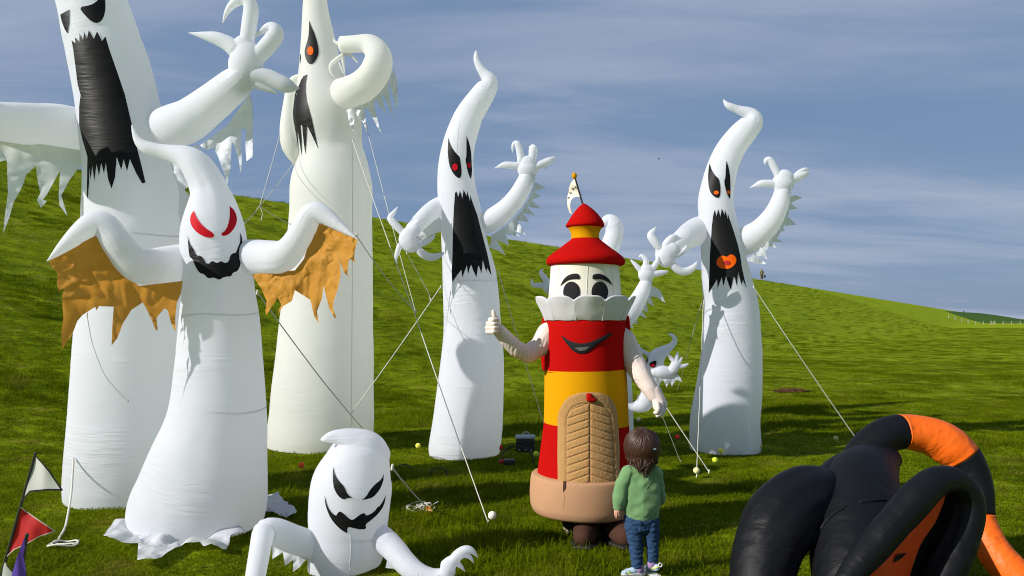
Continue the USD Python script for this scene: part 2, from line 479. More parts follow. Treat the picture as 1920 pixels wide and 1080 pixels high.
FL_YEL = plain('yellow_fleece', (0.54, 0.25, 0.003), 0.95, 0.03, 0.35, 380, 0.05, 5, 0.0)
FL_TAN = plain('tan_fleece', (0.40, 0.225, 0.125), 0.95, 0.05, 0.5, 300, 0.07, 9, 0.0)
FL_DOOR = plain('door_suede', (0.36, 0.20, 0.075), 0.9, 0.06, 0.5, 60, 0.12, 14, 0.2, 0.01)
FL_WHITE = plain('white_felt', (0.66, 0.63, 0.55), 0.9, 0.08, 0.4, 330, 0.04, 6, 0.1)
FL_GREY = plain('pale_grey_fleece', (0.50, 0.495, 0.52), 0.9, 0.08, 0.6, 160, 0.05, 8, 0.2)
FL_BLACK = plain('black_felt', (0.010, 0.009, 0.011), 0.8, 0.2, 0.2, 300)
SLEEVE = fabric('cream_sleeve', (0.62, 0.52, 0.47), 0.75, 0.9, 0.0, scale=(9.0, 9.0, 1.0), spec=0.2, dist=0.02)
MESHG = plain('grey_gauze', (0.09, 0.085, 0.08), 0.8, 0.2)
BOOT = plain('brown_boot', (0.050, 0.022, 0.013), 0.85, 0.15, 0.3, 120)
TROUSER = plain('dark_trousers', (0.012, 0.011, 0.012), 0.9, 0.1, 0.3, 120)
POLEK = plain('black_pole', (0.015, 0.015, 0.016), 0.4, 0.5)
ROPE = plain('white_rope', (0.55, 0.53, 0.46), 0.8, 0.2, 0.0, 500)
CABLE = plain('black_cable', (0.012, 0.012, 0.012), 0.5, 0.4)
SEAM = fabric('seam_tape', (0.70, 0.70, 0.73), 0.6, 0.3, 0.3)
# ------------------------------------------------------------------ ground
def grass_look(name, blade):
    dark, mid, lite, dry = (0.150, 0.215, 0.001), (0.265, 0.355, 0.0015), (0.36, 0.46, 0.003), (0.43, 0.39, 0.05)
    nodes = {
        'g': ('geometry', {}),
        'mpA': ('mapping', {'scale': (1.0, 1.0, 0.6)}),
        'nA': ('noise_texture', {'scale': 0.42, 'detail': 6.0, 'roughness': 0.6}),
        'nB': ('noise_texture', {'scale': 3.2, 'detail': 4.0, 'roughness': 0.65}),
        'nC': ('noise_texture', {'scale': 1.7, 'detail': 5.0, 'roughness': 0.7}),
        'r1': ('rgb_ramp', {'ramp': [(0.34, dark), (0.49, mid), (0.62, lite)]}),
        'r2': ('rgb_ramp', {'ramp': [(0.0, (0,) * 3), (0.54, (0,) * 3), (0.70, (0.8,) * 3)]}),
        'av': ('math', {'math_type': 'multiply_add', 'value2': 0.5}),
        'hf': ('math', {'math_type': 'multiply', 'value2': 0.5}),
        'mx': ('mix', {'color2': dry}),
        'p': ('principled_bsdf', {'roughness': 0.8, 'specular_ior_level': 0.05}),
    }
    links = [('g.position', 'mpA.vector'), ('mpA.vector', 'nA.vector'), ('mpA.vector', 'nB.vector'), ('mpA.vector', 'nC.vector'),
             ('nA.fac', 'hf.value1'), ('nB.fac', 'av.value1'), ('hf.value', 'av.value3'), ('av.value', 'r1.fac'),
             ('nC.fac', 'r2.fac')]
    if blade:
        nodes['isl'] = ('map_range', {'to_min': 0.45, 'to_max': 1.5})
        nodes['hs'] = ('hsv', {})
        nodes['drr'] = ('math', {'math_type': 'greater_than', 'value2': 0.82})
        nodes['mx2'] = ('mix', {'color2': (0.40, 0.34, 0.13)})
        nodes['tr'] = ('translucent_bsdf', {})
        nodes['ms'] = ('mix_closure', {'fac': 0.42})
        links += [('r1.color', 'mx.color1'), ('r2.color', 'mx.fac'), ('g.random_per_island', 'isl.value'), ('isl.result', 'hs.value'), ('mx.color', 'hs.color'),
                  ('g.random_per_island', 'drr.value1'), ('drr.value', 'mx2.fac'), ('hs.color', 'mx2.color1'),
                  ('mx2.color', 'p.base_color'), ('mx2.color', 'tr.color'), ('p.BSDF', 'ms.closure1'), ('tr.BSDF', 'ms.closure2')]
        return usdkit.material(stage, f'/World/Looks/{name}', nodes, links, surface='ms.closure')
    nodes['nD'] = ('noise_texture', {'scale': 14.0, 'detail': 6.0, 'roughness': 0.75})
    nodes['rD'] = ('rgb_ramp', {'ramp': [(0.30, (0.55,) * 3), (0.62, (1.1,) * 3)]})
    nodes['ml'] = ('mix', {'mix_type': 'multiply', 'fac': 1.0})
    nodes['bp'] = ('bump', {'strength': 0.9, 'distance': 0.25})
    links += [('r1.color', 'mx.color1'), ('r2.color', 'mx.fac'), ('mpA.vector', 'nD.vector'), ('nD.fac', 'rD.fac'), ('mx.color', 'ml.color1'), ('rD.color', 'ml.color2'),
              ('ml.color', 'p.base_color'), ('nD.fac', 'bp.height'), ('bp.normal', 'p.normal')]
    return usdkit.material(stage, f'/World/Looks/{name}', nodes, links, surface='p.BSDF')

GROUND = grass_look('turf', False)
BLADE = grass_look('grass_blades', True)

def graded(fine_lo, fine_hi, step, far, k=34):
    a = np.arange(fine_lo, fine_hi + 1e-6, step)
    g = np.geomspace(step, far, k)
    return np.concatenate([fine_lo - g[::-1], a, fine_hi + g])

S = np.unique(np.round(np.concatenate([graded(-14, 15, 0.3, 2600), np.arange(15, 42, 0.8), [33.4]]), 3))
Tt = graded(-20, 60, 0.5, 2800, 44)
ss, tt = np.meshgrid(S, Tt, indexing='ij')
gx, gy = -0.84 * ss + 0.54 * tt, 0.54 * ss + 0.84 * tt
gn = 1 / (0.84 ** 2 + 0.54 ** 2)
gx, gy = gx * gn, gy * gn
gz = terrain(gx, gy)
near = np.exp(-np.hypot(gx, gy) / 40)
bumps = (meshkit.noise(np.stack([gx * 0.9, gy * 0.9, gx * 0], -1), 3) - 0.5) * 0.07 + (meshkit.noise(np.stack([gx * 2.7, gy * 2.7, gx * 0], -1), 4) - 0.5) * 0.03
gz = gz + bumps * near - 0.02
ns, nt = ss.shape
i, j = np.meshgrid(np.arange(ns - 1), np.arange(nt - 1), indexing='ij')
a = (i * nt + j).ravel()
Fg = np.vstack([np.stack([a, a + 1, a + nt], 1), np.stack([a + 1, a + nt + 1, a + nt], 1)])
Vg = np.stack([gx, gy, gz], -1).reshape(-1, 3)
nrm = np.cross(Vg[Fg[0, 1]] - Vg[Fg[0, 0]], Vg[Fg[0, 2]] - Vg[Fg[0, 0]])
if nrm[2] < 0: Fg = Fg[:, ::-1]
single('ground', M(Vg, Fg, Vg[:, :2]), GROUND, kind='structure')

def zg(x, y):
    x, y = np.asarray(x, float), np.asarray(y, float)
    b = (meshkit.noise(np.stack([x * 0.9, y * 0.9, x * 0], -1), 3) - 0.5) * 0.07 + (meshkit.noise(np.stack([x * 2.7, y * 2.7, x * 0], -1), 4) - 0.5) * 0.03
    return terrain(x, y) + b * np.exp(-np.hypot(x, y) / 40) - 0.02

# far ridge behind the end of the dike, and low land on the horizon
def ridge(name, outline, Y, depth, mat):
    px = np.array([o[0] for o in outline], float); py = np.array([o[1] for o in outline], float)
    xs = np.linspace(px[0], px[-1], 60); ys = np.interp(xs, px, py)
    top = at(xs, ys, Y)
    top[:, 2] += (meshkit.noise(np.stack([xs * 0.2, xs * 0, xs * 0], -1), 5) - 0.5) * 0.25
    rows = []
    for q in np.linspace(-1, 1, 13):
        r = top.copy(); r[:, 1] += q * depth; r[:, 0] += q * depth * 0.2
        r[:, 2] = (top[:, 2] + 0.5) * (1 - q * q) - 0.5
        rows.append(r)
    V = np.array(rows); m, n = V.shape[:2]
    i, j = np.meshgrid(np.arange(m - 1), np.arange(n - 1), indexing='ij')
    a = (i * n + j).ravel()
    F = np.vstack([np.stack([a, a + 1, a + n], 1), np.stack([a + 1, a + n + 1, a + n], 1)])
    single(name, M(V.reshape(-1, 3), F), mat, kind='structure')

FARG = plain('far_turf', (0.040, 0.085, 0.012), 0.9, 0.1, 0, 1, 0.25, 0.05)
FARB = plain('far_scrub', (0.16, 0.13, 0.06), 0.9, 0.1, 0, 1, 0.5, 0.03)
ridge('hill', [(1700, 578), (1760, 583), (1800, 585.5), (1825, 587), (1850, 592), (1880, 600), (1905, 606), (1925, 610)], 420, 60, FARG)
ridge('hill', [(1830, 600), (1870, 597.5), (1900, 598.3), (1950, 598.6), (2100, 597), (2500, 599)], 900, 120, FARB)

# ------------------------------------------------------------------ grass blades
def clump(seed, blades, radius, hmean, flop):
    r = np.random.default_rng(seed)
    V, F = [], []
    for b in range(blades):
        q = radius * math.sqrt(r.random()); th = r.random() * 2 * math.pi
        x, y = q * math.cos(th), q * math.sin(th)
        h = hmean * r.uniform(0.5, 1.45); w = r.uniform(0.0018, 0.0036)
        d = r.random() * 2 * math.pi; l = h * abs(r.normal(0, flop)) + 0.01
        dx, dy = math.cos(d), math.sin(d); nx, ny = -dy * w, dx * w
        n = len(V)
        V += [(x - nx, y - ny, -0.02), (x + nx, y + ny, -0.02),
              (x + dx * l * 0.35 - nx * 0.8, y + dy * l * 0.35 - ny * 0.8, h * 0.6), (x + dx * l * 0.35 + nx * 0.8, y + dy * l * 0.35 + ny * 0.8, h * 0.6),
              (x + dx * l, y + dy * l, h * max(0.35, 1 - 0.35 * (l / h) ** 2))]
        F += [(n, n + 1, n + 3), (n, n + 3, n + 2), (n + 2, n + 3, n + 4)]
    return M(np.array(V), np.array(F))

gi = UsdGeom.PointInstancer.Define(stage, '/World/grass')
tag(gi.GetPrim(), 'short uneven green grass covering the field and the dike slope', 'grass', kind='stuff')
protos = []
for k in range(10):
    fl = 1.0 if k < 5 else (1.2 if k < 8 else 1.6)
    c = clump(100 + k, 120, 0.17, 0.030 if k < 5 else (0.046 if k < 8 else 0.08), fl)
    pth = f'/World/grass/grass_clump_{k:03d}' if k else '/World/grass/grass_clump'
    put(pth, c, BLADE, False); protos.append(pth)
gi.CreatePrototypesRel().SetTargets([Sdf.Path(p) for p in protos])
PX, PZ, PS, PO = [], [], [], []
def scatter(y0, y1, sp, sc):
    for y in np.arange(y0, y1, sp):
        hw = 0.70 * y + 1.2
        for x in np.arange(-hw, hw, sp):
            PX.append((x + RNG.uniform(-sp, sp) * 0.6, y + RNG.uniform(-sp, sp) * 0.6)); PS.append(sc * RNG.uniform(0.75, 1.25))
scatter(3.2, 9.0, 0.135, 1.0)
scatter(9.0, 16.0, 0.19, 1.1)
scatter(16.0, 30.0, 0.36, 1.6)
scatter(30.0, 60.0, 0.62, 1.9)
scatter(60.0, 150.0, 1.25, 3.2)
PX = np.array(PX); PS = np.array(PS)
sd = -0.84 * PX[:, 0] + 0.54 * PX[:, 1]
keep = sd < 34.5
PX, PS = PX[keep], PS[keep]
zz = zg(PX[:, 0], PX[:, 1])
tuft = meshkit.noise(np.stack([PX[:, 0] * 0.8, PX[:, 1] * 0.8, PX[:, 0] * 0], -1), 9)
leftness = np.clip((-PX[:, 0] - 0.5) / 3.0, 0, 1) * np.clip((9 - PX[:, 1]) / 4, 0, 1)
idx = np.where(tuft + 0.35 * leftness + RNG.uniform(-0.12, 0.12, len(PX)) > 0.66, RNG.integers(5, 10, len(PX)), RNG.integers(0, 5, len(PX)))
rot = RNG.uniform(0, 2 * math.pi, len(PX))
worn = meshkit.noise(np.stack([PX[:, 0] * 0.55, PX[:, 1] * 0.9, PX[:, 0] * 0 + 5], -1), 12) + 0.35 * (meshkit.noise(np.stack([PX[:, 0] * 2.5, PX[:, 1] * 2.5, PX[:, 0] * 0], -1), 13) - 0.5)
ZS = RNG.uniform(0.7, 1.25, len(PX)) * (0.7 + 0.6 * tuft) * np.where(worn > 0.6, 0.55, 1.0)
for (cx_, cy_, r_, k_) in ((0.82, 4.62, 0.42, 0.35), (0.62, 5.35, 0.5, 0.5), (-0.15, 5.95, 0.2, 0.5), (1.85, 7.8, 0.5, 0.6), (1.5, 9.0, 0.9, 0.7)):
    dd_ = np.hypot(PX[:, 0] - cx_, PX[:, 1] - cy_); ZS = np.where(dd_ < r_, ZS * (k_ + (1 - k_) * (dd_ / r_) ** 2), ZS)
gi.CreatePositionsAttr(Vt.Vec3fArray.FromNumpy(np.stack([PX[:, 0], PX[:, 1], zz], 1).astype(np.float32)))
gi.CreateProtoIndicesAttr(Vt.IntArray.FromNumpy(idx.astype(np.int32)))
gi.CreateScalesAttr(Vt.Vec3fArray.FromNumpy(np.stack([PS, PS, np.interp(PX[:, 1], [0, 12, 18, 32, 62, 150], [1.0, 1.0, 0.85, 0.8, 0.9, 1.0]) * ZS], 1).astype(np.float32)))
gi.CreateOrientationsAttr(Vt.QuathArray([Gf.Quath(float(math.cos(r / 2)), 0, 0, float(math.sin(r / 2))) for r in rot]))

# ------------------------------------------------------------------ inflatable ghosts
def hand(palm, fingers, Y, n=20):
    ms = [tube(W(palm, Y), n=n, step=0.02, wob=0.05, wfreq=6, squash=0.72)]
    for f in fingers: ms.append(tube(W(f, Y), n=14, step=0.015))
    return blend(ms, 0.016 if n > 16 else 0.01, 14)

def seam_ring(body_rows, row, r=0.0035, grow=1.003):
    """Raised seam around a body at height fraction t of its rows (world rows)."""
    rows = np.asarray(body_rows)
    d = np.concatenate([[0], np.cumsum(np.linalg.norm(np.diff(rows[:, :3], axis=0), axis=1))])
    P = Akima1DInterpolator(d, rows)
    ts = np.linspace(0.05, 0.98, 400); t = ts[np.argmin(np.abs(pix(P(ts * d[-1])[:, :3])[:, 1] - row))]
    q = P(t * d[-1]); T = P(min(t * d[-1] + 0.02, d[-1])) - P(max(t * d[-1] - 0.02, 0)); T = T[:3] / np.linalg.norm(T[:3])
    N1 = np.array([0, 1.0, 0]) - T[1] * T; N1 /= np.linalg.norm(N1); N2 = np.cross(T, N1)
    a = np.linspace(0, 2 * math.pi, 49)
    pts = q[:3] + q[3] * grow * (np.cos(a)[:, None] * N1 + np.sin(a)[:, None] * N2) + T * 0.012 * np.sin(3 * a + 1)[:, None]
    return tube(np.hstack([pts, np.full((49, 1), r)]), n=6, step=0.05, caps=(None, None), ref=T)

def seam_line(surf, pts, r=0.0035):
    P = np.array([p[:2] for p in pts], float)
    k = np.linspace(0, 1, len(P)); t = np.linspace(0, 1, 40)
    Q = np.stack([np.interp(t, k, P[:, 0]), np.interp(t, k, P[:, 1])], 1)
    v, _ = surf.lay(Q, np.full(len(Q), 0.001))
    return tube(np.hstack([v, np.full((len(v), 1), r)]), n=6, step=0.06)

def ghost_base(px, Yc):
    p = at(px, 600, Yc); return (p[0], p[1], 0.0)

def base_rows(rows, Yc, px, r):
    """World rows from top to ground: ends on the turf with a tucked edge."""
    w = W(rows, Yc); b = at(px, 600, Yc)
    R = r * Yc / FOC
    return np.vstack([w, [b[0], b[1], 0.05, R], [b[0], b[1], -0.02, R * 0.97]])

# ---- ghost A: tall one at the far left
cA = cv(0, 0, 0.42586)
YA = 6.9
tA = Thing('inflatable_ghost', 'tallest white inflatable ghost with long black screaming mouth, cut off by the left edge', 'inflatable ghost', ghost_base(237, YA), 'inflatable ghosts on the grass')
rowsA = base_rows([(88, -150, 4), (96, -128, 14), (112, -104, 26), (132, -72, 40), (150, -38, 52), (170, 0, 61), (189, 64, 66), (206, 123, 70), (223, 200, 73), (243, 300, 81), (252, 385, 89),
                   (253, 450, 92), (247, 640, 97), (240, 783, 99)], YA, 236, 99)
bA = tube(rowsA, n=140, step=0.05, caps=('round', None), wob=0.022, pk=[(0.235, 0.03, 0.10), (0.60, 0.02, 0.12)])
tA.part('body', bA, WHITE); sA = Surface(bA)
tA.part('seam', seam_ring(rowsA, 446), SEAM)
mA = [(318, 178), (335, 192), (333, 165), (352, 186), (352, 148), (368, 180), (372, 140), (384, 174), (393, 133), (414, 174), (428, 140), (450, 182), (465, 162), (480, 215), (520, 330), (550, 420), (578, 540),
      (600, 640), (625, 740), (640, 805), (625, 808), (600, 765), (572, 702), (560, 755), (545, 702), (535, 750), (515, 692), (508, 780), (493, 832), (478, 790), (468, 718), (460, 765), (448, 718),
      (438, 775), (428, 722), (418, 800), (410, 730), (402, 790), (397, 740), (396, 800), (390, 880), (386, 860), (388, 690), (365, 610), (352, 550), (352, 470), (358, 420), (345, 370), (335, 290), (325, 215)]
tA.part('mouth', decal(sA, cA(mA)), PRINTK)
tA.part('eye', decal(sA, cA(smooth_poly([(348, 33), (400, 25), (430, 5), (440, -15), (462, -10), (465, 40), (455, 85), (432, 105), (405, 98), (378, 72)], 1))), PRINTK)
tA.part('eye', decal(sA, cA([(268, 65), (308, 42), (308, 100), (300, 148), (288, 130), (275, 95)]), 0.006, 3), PRINTK)
tA.part('arm', tube(W(cA([(640, 560, 60, 6.95), (720, 558, 82, 6.85), (800, 545, 95, 6.7), (900, 480, 84, 6.6), (1000, 400, 76, 6.5), (1065, 345, 66, 6.45)]), YA), n=100, caps=('round', 'round'), wob=0.03, pk=[(0.12, 0.05, 0.08), (0.97, 0.14, 0.10)]), WHITE)
tA.part('hand', hand(cA([(1050, 355, 52), (1075, 310, 74), (1085, 260, 76), (1075, 205, 52)]), [
    cA([(1040, 220, 40), (1000, 190, 34), (940, 165, 27), (880, 153, 13), (832, 145, 2)]),
    cA([(1085, 190, 32), (1100, 90, 34), (1103, 20, 32), (1075, -5, 28), (1035, 10, 21), (1003, 45, 13), (982, 100, 2)]),
    cA([(1120, 260, 36), (1175, 205, 38), (1215, 140, 36), (1195, 120, 26), (1150, 140, 12), (1095, 182, 2)]),
    cA([(1120, 330, 40), (1190, 345, 38), (1250, 372, 36), (1290, 385, 22), (1315, 388, 4)]),
    cA([(1130, 370, 22), (1170, 388, 16), (1220, 412, 3)])], 6.42), HANDW)
ragA = cA([(880, 640), (1000, 555), (1100, 410), (1113, 470), (1113, 690), (1085, 710), (1080, 640), (1085, 580), (1065, 560), (1060, 640), (1065, 700), (1060, 772), (1050, 700), (1035, 650), (1020, 620), (1015, 740), (1000, 812), (985, 760), (960, 690), (940, 650), (905, 660)])
tA.part('fringe', cloth([ragA], 6.62, 0.06, 6, 4, 1, 0.07), RAGW)
tA.part('fringe', cloth([cA([(730, 660), (880, 640), (850, 700), (832, 760), (838, 815), (812, 835), (838, 865), (800, 990), (785, 950), (790, 850), (770, 780)])], 6.75, 0.05, 6, 4, 2, 0.07), RAGW)
tA.part('arm', tube(W(cA([(430, 575, 70, 7.1), (335, 575, 100, 7.0), (230, 560, 105, 6.75), (100, 545, 92, 6.45), (0, 535, 85, 6.3), (-150, 500, 75, 6.1), (-250, 440, 62, 6.0)]), YA), n=100, wob=0.03, pk=[(0.10, 0.08, 0.15), (0.45, 0.05, 0.2)]), WHITE)
tA.part('hand', hand(cA([(-245, 450, 55), (-285, 400, 70), (-300, 360, 60)]), [cA([(-300, 380, 34), (-370, 350, 30), (-430, 340, 4)]), cA([(-300, 340, 34), (-330, 250, 30), (-320, 190, 4)]), cA([(-270, 340, 34), (-240, 250, 30), (-255, 190, 4)])], 5.95), HANDW)
tA.part('fringe', cloth([cA([(-200, 560), (0, 605), (380, 665), (370, 715), (345, 740), (305, 795), (270, 860), (297, 952), (262, 905), (258, 860), (265, 750), (210, 850), (190, 880), (207, 885), (180, 915), (162, 880), (178, 850), (165, 790), (158, 730), (115, 770),
    (95, 830), (60, 890), (40, 960), (15, 1025), (20, 960), (35, 850), (30, 705), (0, 712), (-60, 760), (-100, 900), (-130, 720), (-200, 800)])], lambda px, py: 6.45 + 0.0020 * (px - 40), 0.06, 5, 5, 3, 0.03), RAGW)

# ---- ghost B: tall cream one, hand on its face
b0, b1, b2 = cv(480, 0, 0.27778), cv(500, 0, 0.14815), cv(500, 120, 0.18519)
YB = 9.85
tB = Thing('inflatable_ghost', 'tall cream inflatable ghost in profile with one orange-pupilled eye and bent arm', 'inflatable ghost', ghost_base(603, YB), 'inflatable ghosts on the grass')
rowsB = base_rows([(560, -160, 3), (570, -130, 9), (583, -80, 15), (590, -20, 20), (592, 27, 25), (598, 89, 34), (601, 133, 41), (606, 170, 51), (612, 205, 61), (617, 245, 62), (621, 283, 59), (623, 300, 64),
                   (622, 335, 74), (621, 400, 76), (615, 560, 83), (608, 700, 91), (604, 780, 95)], YB, 602, 97)
bB = tube(rowsB, n=140, step=0.05, caps=('round', None), wob=0.018, pk=[(0.285, 0.04, 0.15), (0.455, 0.06, 0.16)], seed=1)
tB.part('body', bB, CREAM); sB = Surface(bB)
tB.part('seam', seam_line(sB, [(660, 262), (661, 420), (660, 600), (659, 800)]), SEAM)
tB.part('mouth', decal(sB, b2([(415, 107), (400, 190), (398, 280), (410, 380), (430, 450), (460, 560), (490, 700), (524, 862), (470, 740), (412, 622), (408, 740), (397, 918), (378, 780), (362, 618), (347, 618), (358, 760), (361, 945), (340, 800), (320, 678), (318, 700), (331, 872),
     (300, 700), (275, 560), (268, 450), (275, 370), (300, 280), (330, 220), (345, 185), (352, 160), (362, 150), (375, 125)]), 0.007, 4), PRINTK)
eB = tB.part('eye', decal(sB, b1(smooth_poly([(540, 260), (570, 340), (610, 430), (640, 530), (662, 640), (655, 700), (630, 755), (595, 805), (560, 818), (525, 800), (495, 740), (484, 660), (492, 600), (520, 520), (535, 440), (540, 350)], 1)), 0.007, 3), PRINTK)
tB.part('pupil', decal(sB, b1(ell(558, 648, 36, 56)), 0.012, 2), PRINTO, under=eB)
tB.part('eye', decal(sB, b1([(427, 680), (436, 700), (437, 760), (428, 812)]), 0.007, 2), PRINTK)
tB.part('arm', tube(W(b0([(520, 615, 70, 10.1), (590, 630, 104, 9.68), (640, 622, 108, 9.4), (730, 575, 105, 9.3), (800, 495, 102, 9.25), (830, 405, 96, 9.25), (803, 328, 80, 9.3), (735, 292, 62, 9.35), (650, 298, 57, 9.4), (585, 305, 60, 9.45)]), YB), n=100, caps=('round', 'flat'), wob=0.03, pk=[(0.12, 0.07, 0.12), (0.58, 0.06, 0.2), (0.97, 0.08, 0.08)], seed=2), CREAM)
tB.part('hand', join(*[tube(W(b0(f), 9.45), n=12, step=0.02) for f in (
    [(575, 295, 22), (545, 290, 13), (530, 278, 8), (521, 261, 2)], [(590, 370, 14), (545, 400, 14), (502, 440, 12), (500, 470, 9), (520, 512, 5), (535, 525, 2)],
    [(585, 370, 13), (588, 420, 10), (600, 490, 4)], [(560, 415, 6), (580, 470, 5), (606, 516, 2)], [(610, 350, 22), (640, 372, 12), (685, 422, 5)])]), CREAM)
tB.part('fringe', cloth([b2(q) for q in (
    [(815, 470), (890, 470), (885, 600), (880, 690), (855, 650), (830, 580)], [(890, 462), (990, 415), (1000, 560), (1012, 690), (975, 590), (920, 530)],
    [(985, 420), (1080, 350), (1100, 480), (1130, 600), (1167, 712), (1110, 620), (1050, 500)], [(1100, 350), (1160, 270), (1180, 400), (1217, 512), (1150, 430)],
    [(1150, 275), (1230, 170), (1250, 380), (1292, 552), (1240, 440), (1190, 340)], [(1230, 160), (1290, 60), (1320, 170), (1328, 380), (1318, 482), (1300, 380), (1260, 250)],
    [(800, 470), (1000, 395), (1110, 310), (1200, 210), (1262, 80), (1275, 140), (1210, 260), (1110, 375), (1000, 445), (830, 490)])], 9.35, 0.06, 5, 3.2, 5, 0.10), RAGW)
tB.part('arm', tube(W(b2([(345, 140, 40, 9.95), (265, 175, 52, 9.95), (238, 290, 52, 9.92), (222, 430, 58, 9.88), (216, 600, 78, 9.82), (232, 760, 95, 9.8), (262, 890, 84, 9.8), (300, 975, 50, 9.82)]), YB), n=100, wob=0.04, pk=[(0.15, 0.12, 0.12), (0.93, 0.12, 0.15)], seed=3), CREAM)

# ---- ghosts C and D: the same kind, one beside the other
def arm_fringe(f, tris, Y, seed, dy=0):
    return cloth([f(t, d) for t, d in tris], Y, 0.05, 7, 3.0, seed, 0.07)

c2 = cv(720, 240, 0.18519)
YC = 9.2
tC = Thing('inflatable_ghost', 'white inflatable ghost with red pupils, clawed hands and upright horn, left of the lighthouse costume', 'inflatable ghost', ghost_base(872, YC), 'inflatable ghosts on the grass')
rowsC = base_rows([(892.5, 97, 2), (892.5, 110, 5), (898, 124, 7), (906, 136, 9), (916, 148, 14), (914, 164, 19.5), (899, 186, 23.4), (883, 210, 25.5), (872, 235, 28), (863.6, 259, 29.5), (858, 284, 31), (855, 310, 33), (857, 362, 37), (865, 407, 39.5),
                   (872, 464, 44), (879, 508, 50), (882, 545, 52), (886, 612, 54), (884, 713, 61), (877, 791, 65)], YC, 872, 67)
bC = tube(rowsC, n=120, step=0.018, caps=('round', None), wob=0.025, pk=[(0.10, 0.10, 0.08), (0.175, 0.06, 0.12), (0.55, 0.02, 0.10)], seed=4)
tC.part('body', bC, WHITE); sC = Surface(bC)
tC.part('seam', seam_ring(rowsC, 530), SEAM)
tC.part('seam', seam_line(sC, [(872, 180), (862, 225), (857, 270), (855, 300)], 0.003), SEAM)
o = 648
tC.part('mouth', decal(sC, c2([(720, 660), (733, 640), (752, 702), (768, 633), (795, 718), (803, 623), (836, 692), (838, 633), (868, 742), (870, 678), (892, 750), (940, 880), (990, 1078), (1040, 620 + o), (1070, 760 + o), (1086, 852 + o), (1040, 768 + o), (1035, 812 + o), (1018, 765 + o),
     (998, 692 + o), (985, 828 + o), (958, 748 + o), (950, 760 + o), (934, 865 + o), (905, 800 + o), (882, 738 + o), (868, 770 + o), (853, 835 + o), (844, 780 + o), (840, 742 + o), (818, 800 + o), (795, 868 + o), (785, 788 + o), (745, 840 + o), (694, 914 + o), (690, 820 + o), (697, 600 + o), (703, 300 + o), (712, 120 + o)]), 0.007, 4), PRINTK)
for e, pu in (([(655, 97), (670, 160), (700, 220), (745, 275), (768, 295), (778, 370), (787, 440), (780, 490), (765, 512), (735, 500), (700, 460), (670, 400), (655, 330), (647, 230)], (720, 398, 26, 35)),
              ([(832, 78), (860, 150), (878, 240), (883, 350), (887, 450), (878, 520), (860, 490), (840, 430), (828, 360), (822, 315), (830, 300), (832, 200)], (854, 378, 16, 30))):
    ep = tC.part('eye', decal(sC, c2(smooth_poly(e, 1, 70)), 0.007, 3), PRINTK)
    tC.part('pupil', decal(sC, c2(ell(*pu)), 0.012, 2), PRINTR, under=ep)
tC.part('arm', tube(W(c2([(960, 985, 95, 9.3), (1065, 945, 112, 9.18), (1180, 872, 110, 9.05), (1290, 770, 101, 8.95), (1370, 660, 93, 8.9), (1420, 570, 90, 8.9), (1448, 500, 84, 8.9)]), YC), n=100, wob=0.03, pk=[(0.12, 0.06, 0.10), (0.96, 0.10, 0.07), (0.5, 0.04, 0.12)], seed=5), WHITE)
tC.part('hand', hand(c2([(1448, 485, 80), (1455, 420, 108), (1460, 370, 92)]), [
    c2([(1380, 385, 40), (1290, 378, 37), (1220, 373, 33), (1170, 388, 18), (1122, 406, 3)]),
    c2([(1385, 330, 38), (1370, 220, 35), (1348, 155, 36), (1315, 155, 22), (1302, 195, 14), (1302, 250, 2)]),
    c2([(1490, 350, 38), (1510, 250, 46), (1506, 190, 46), (1488, 200, 22)]),
    c2([(1530, 400, 40), (1610, 360, 40), (1680, 325, 34), (1725, 300, 12)]), c2([(1700, 320, 24), (1660, 365, 16), (1632, 422, 2)])], 8.88), HANDW)
tC.part('fringe', arm_fringe(c2, [([(1525, 545), (1590, 580), (1642, 596), (1580, 625), (1515, 640)], 0), ([(1515, 625), (1535, 660), (1592, 690), (1540, 708), (1490, 725)], 0), ([(1480, 715), (1520, 755), (1587, 815), (1510, 808), (1445, 790)], 0),
    ([(1440, 790), (1490, 840), (1532, 890), (1450, 870), (1395, 860)], 0), ([(1390, 855), (1440, 900), (1467, 955), (1400, 940), (1330, 945)], 0), ([(1340, 930), (1390, 1000), (1435, 1082), (1340, 1050), (1270, 1000)], 0),
    ([(1270, 985), (1330, 1060), (1382, 1098), (1290, 1085), (1190, 1070)], 0), ([(1215, 1050), (1250, 1120), (1267, 1195), (1200, 1160), (1140, 1130)], 0), ([(1140, 1130), (1185, 1200), (1232, 1292), (1150, 1240), (1060, 1210), (1080, 1150)], 0),
    ([(1080, 1090), (1250, 985), (1390, 850), (1480, 690), (1535, 540), (1545, 570), (1500, 720), (1410, 880), (1270, 1020), (1090, 1170)], 0)], 8.95, 6), RAGW)
tC.part('arm', tube(W(c2([(640, 760, 85, 9.35), (560, 800, 100, 9.25), (470, 855, 96, 9.05), (370, 945, 86, 8.8), (285, 1030, 74, 8.7)]), YC), n=100, wob=0.03, pk=[(0.2, 0.06, 0.1), (0.95, 0.1, 0.1)], seed=6), WHITE)
tC.part('hand', hand(c2([(300, 1040, 70), (250, 1130, 105), (270, 1165, 100)]), [
    c2([(190, 1060, 34), (120, 985, 40), (62, 922, 34), (95, 860, 22), (140, 798, 2)]), c2([(225, 1080, 26), (290, 1000, 26), (345, 950, 22), (390, 915, 5)]),
    c2([(290, 1170, 40), (370, 1170, 38), (450, 1138, 30), (500, 1103, 18), (516, 1066, 4)]), c2([(350, 1235, 38), (470, 1310, 40), (540, 1298, 33), (602, 1266, 10)]),
    c2([(160, 1190, 30), (132, 1270, 24), (115, 1335, 13), (140, 1372, 2)])], 8.62), HANDW)
